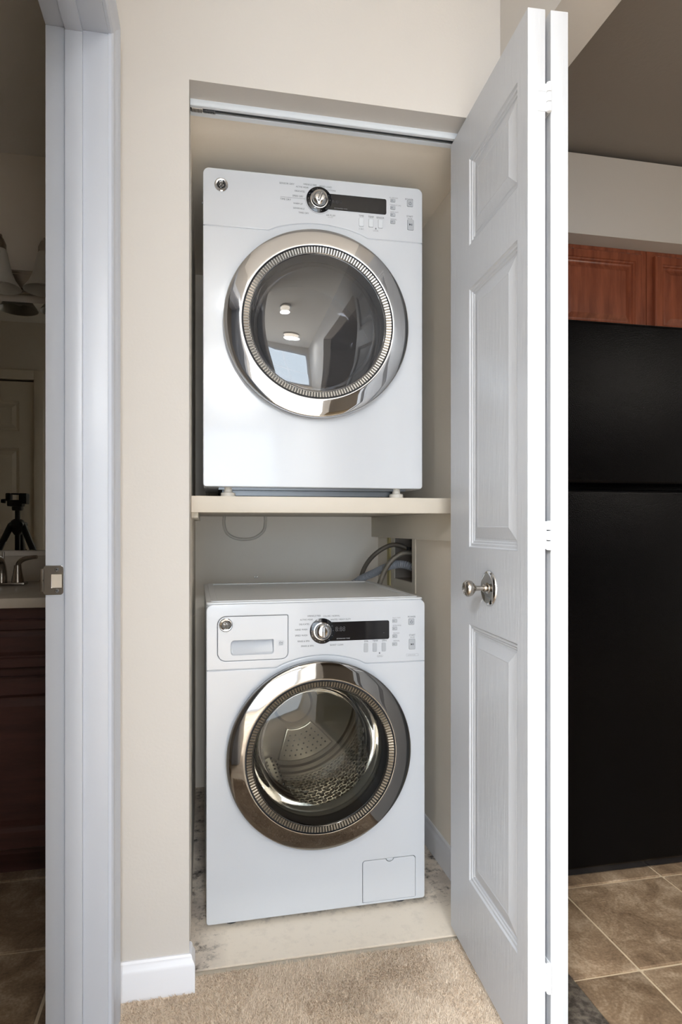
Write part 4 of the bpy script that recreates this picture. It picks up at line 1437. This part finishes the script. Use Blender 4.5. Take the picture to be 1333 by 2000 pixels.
# ------------------------------------------------------------------ bathroom contents
VX0, VX1, VY = -1.52, -0.312, 1.955
r = empty('bathroom_vanity', (VX0, VY, 0), 'dark cherry bathroom vanity seen through the left doorway', 'vanity')
W_ = VX1 - VX0
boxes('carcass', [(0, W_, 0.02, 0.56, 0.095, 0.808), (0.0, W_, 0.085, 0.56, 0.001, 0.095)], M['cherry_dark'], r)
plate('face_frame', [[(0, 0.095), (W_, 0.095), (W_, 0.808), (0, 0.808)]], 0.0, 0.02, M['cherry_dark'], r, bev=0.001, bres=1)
VP = [(0, 0.004), (0.004, 0), (0.050, 0), (0.055, 0.005), (0.060, 0.009), (0.065, 0.009), (0.085, 0.003)]
VP2 = [(0, 0.004), (0.004, 0), (0.028, 0), (0.032, 0.005), (0.036, 0.005), (0.048, 0.001)]
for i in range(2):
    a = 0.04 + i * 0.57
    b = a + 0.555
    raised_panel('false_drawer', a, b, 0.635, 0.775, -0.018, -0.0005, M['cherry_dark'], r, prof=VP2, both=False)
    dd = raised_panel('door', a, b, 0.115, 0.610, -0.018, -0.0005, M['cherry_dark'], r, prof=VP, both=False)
o = empty('countertop', (VX0, VY, 0.809), 'cream marble vanity top with backsplash', 'countertop')
box('slab', -0.01, W_ + 0.0, -0.028, 0.574, 0.0, 0.030, M['marble'], o, 0.004)
box('backsplash', -0.01, W_, 0.552, 0.574, 0.0302, 0.125, M['marble'], o, 0.003)
o = box('mirror', -1.50, -0.325, 2.522, 2.529, 0.955, 1.883, M['mirror'])
tag(o, 'large frameless bathroom mirror above the vanity reflecting a tripod', 'mirror')
# faucet
f = empty('faucet', (-0.690, 2.36, 0.8395), 'brushed nickel lever faucet on the vanity top', 'faucet')
FZ = 0.8395
box('base', -0.08, 0.08, -0.026, 0.026, 0, 0.010, M['nickel'], f, 0.004)
tube('spout', [(0, 0, 0.008), (0, -0.002, 0.05), (0, -0.02, 0.085), (0, -0.06, 0.098), (0, -0.10, 0.085)], lambda t: 0.019 - 0.009 * t, M['nickel'], f, seg=20)
tube('lift_rod', [(0, 0.016, 0.05), (0, 0.020, 0.10), (0, 0.021, 0.115)], 0.004, M['nickel'], f, seg=10)
for s in (-1, 1):
    h = lathe('handle', [(0, 0.0), (0.020, 0.0), (0.019, 0.012), (0.015, 0.032), (0.0125, 0.050), (0.012, 0.060), (0, 0.064)], M['nickel'], f, (s * 0.052, 0, 0.009), axis='Z', seg=24)
    tube('lever', [(s * 0.052, 0, 0.058), (s * 0.058, -0.004, 0.078), (s * 0.075, -0.010, 0.090), (s * 0.100, -0.016, 0.096), (s * 0.120, -0.020, 0.098)], lambda t: 0.0095 - 0.003 * t, M['nickel'], h, seg=14)
# light bar
r = empty('vanity_light', (-0.785, 2.53, 1.955), 'nickel vanity light bar with four frosted bell shades above the mirror', 'light fixture')
box('bar', -0.36, 0.36, -0.022, -0.0005, -0.045, 0.045, M['nickel'], r, 0.008, 3)
box('bar_step', -0.35, 0.35, -0.034, -0.0225, -0.028, 0.028, M['nickel'], r, 0.006, 3)
for i in range(4):
    x = -0.225 + 0.15 * i
    tube('arm', [(x, -0.03, 0.0), (x, -0.07, 0.02), (x, -0.095, 0.075), (x, -0.115, 0.125), (x, -0.125, 0.100)], 0.006, M['nickel'], r, seg=12)
    lathe('socket_cup', [(0, 0.112), (0.014, 0.110), (0.022, 0.090), (0.022, 0.072), (0, 0.072)], M['nickel'], r, (x, -0.125, 0), axis='Z', seg=24)
    s_ = lathe('shade', [(0.020, 0.075), (0.026, 0.060), (0.032, 0.030), (0.040, -0.005), (0.052, -0.035), (0.068, -0.058), (0.072, -0.064), (0.069, -0.063), (0.050, -0.038), (0.037, -0.006), (0.029, 0.030), (0.022, 0.060), (0.018, 0.073)], M['frost'], r, (x, -0.125, 0), axis='Z', seg=40, smooth=60)
    lathe('bulb', [(0, 0.070), (0.012, 0.065), (0.014, 0.040), (0.026, 0.010), (0.030, -0.012), (0.024, -0.034), (0.010, -0.044), (0, -0.046)], M['frost'], s_, (x, -0.125, 0), axis='Z', seg=20, smooth=60)

# bathroom inner door (seen in the mirror)
r = empty('door_3', (-1.135, 0.45, 0), 'closed white panel door reflected in the bathroom mirror', 'door', kind='structure')
op = [(a, b, c, d) for (a, b) in ((-0.62, -0.42), (-0.30, -0.10)) for (c, d) in ((0.22, 0.80), (0.98, 1.58), (1.70, 1.90))]
op = [(-0.64, -0.41, c, d) for (c, d) in ((0.22, 0.80), (0.98, 1.58), (1.70, 1.90))] + [(-0.32, -0.10, c, d) for (c, d) in ((0.22, 0.80), (0.98, 1.58), (1.70, 1.90))]
dl = door_frame('door_leaf', -0.74, -0.004, 0.008, 2.035, op, -0.042, -0.006, M['bath_door'], r)
for (a, b, c, d) in op:
    raised_panel('panel', a, b, c, d, -0.0416, -0.0064, M['bath_door'], dl)
boxes('casing', [(0.0, 0.062, -0.0, 0.016, 0, 2.11), (-0.806, -0.744, 0, 0.016, 0, 2.11), (-0.744, 0.0, 0, 0.016, 2.048, 2.11)], M['bath_door'], r, 0.003)
k_ = lathe('knob', [(0, 0.055), (0.02, 0.052), (0.026, 0.04), (0.02, 0.028), (0.009, 0.02), (0.009, 0.006), (0.030, 0.004), (0.031, 0)], M['nickel'], r, (-0.67, -0.006, 0.92), seg=28)

# tripod in the bathroom (seen in the mirror)
r = empty('tripod', (-0.972, 1.45, 0), 'black camera tripod without camera, reflected in the bathroom mirror', 'tripod')
tube('centre_column', [(0, 0, 0.62), (0, 0, 0.9), (0, 0, 1.14)], 0.0135, M['tripod'], r, n=2, seg=16)
lathe('spider', [(0, 1.085), (0.018, 1.085), (0.032, 1.075), (0.036, 1.05), (0.030, 1.02), (0.016, 1.00), (0, 1.0)], M['tripod'], r, (0, 0, 0), axis='Z', seg=24)
lathe('head_base', [(0, 1.130), (0.026, 1.130), (0.028, 1.140), (0.028, 1.150), (0.020, 1.156), (0, 1.156)], M['tripod'], r, (0, 0, 0), axis='Z', seg=24)
boxes('pan_head', [(-0.046, 0.030, -0.028, 0.028, 1.152, 1.186), (-0.054, -0.030, -0.026, 0.026, 1.180, 1.222), (0.012, 0.052, -0.030, 0.030, 1.165, 1.222), (-0.030, 0.012, -0.02, 0.02, 1.214, 1.222)], M['tripod'], r, 0.005)
lathe('lock_knob', [(0, -0.02), (0.010, -0.02), (0.012, 0), (0, 0.002)], M['tripod'], r, (-0.060, 0, 1.18), axis='X', seg=16)
for a in (20, 160, 270):
    ca, sa = cos(radians(a)), sin(radians(a))
    p0 = Vector((ca * 0.030, sa * 0.030, 1.055))
    p1 = Vector((ca * 0.50, sa * 0.50, 0.012))
    mid = p0.lerp(p1, 0.42)
    mid2 = p0.lerp(p1, 0.72)
    lg = tube('leg', [p0, mid], 0.017, M['tripod'], r, n=1, seg=14)
    tube('leg_section', [mid, mid2], 0.0135, M['tripod'], lg, n=1, seg=14)
    tube('leg_section', [mid2, p1], 0.0105, M['tripod'], lg, n=1, seg=14)
    tube('leg_clamp', [mid - (p1 - p0) * 0.015, mid + (p1 - p0) * 0.015], 0.021, M['tripod'], lg, n=1, seg=14)
    tube('leg_clamp', [mid2 - (p1 - p0) * 0.012, mid2 + (p1 - p0) * 0.012], 0.018, M['tripod'], lg, n=1, seg=14)
    tube('leg_hinge', [Vector((-sa * 0.02, ca * 0.02, 0)) + p0, Vector((sa * 0.02, -ca * 0.02, 0)) + p0], 0.014, M['tripod'], lg, n=1, seg=14)
    lathe('rubber_foot', [(0, 0.001), (0.014, 0.001), (0.015, 0.012), (0.011, 0.024), (0, 0.024)], M['rubber'], lg, (p1.x, p1.y, 0), axis='Z', seg=14)

# ------------------------------------------------------------------ lamps that give the light (behind the camera)
for nm, x, y, rr, lab in (('ceiling_lamp', 0.10, -0.38, 0.085, 'small round ceiling lamp in the hall just behind the camera'), ('ceiling_lamp', 0.16, -2.1, 0.20, 'large round flush ceiling lamp in the living room behind the camera'), ('ceiling_lamp', -1.1, -1.25, 0.20, 'round flush ceiling lamp near the entry, left behind the camera'), ('ceiling_lamp', 3.05, -0.8, 0.15, 'small round ceiling lamp in the dining area')):
    r = empty(nm, (x, y, ZC), lab, 'lamp', group='flush ceiling lamps behind the camera')
    lathe('canopy', [(0, -0.001), (rr + 0.01, -0.001), (rr + 0.012, -0.03), (rr, -0.032), (0, -0.032)], M['nickel'], r, (0, 0, 0), axis='Z', seg=48)
    lathe('diffuser', [(rr - 0.004, -0.033), (rr - 0.01, -0.05), (rr * 0.8, -0.075), (rr * 0.4, -0.09), (0, -0.095)], M['lamp'], r, (0, 0, 0), axis='Z', seg=48, smooth=60)
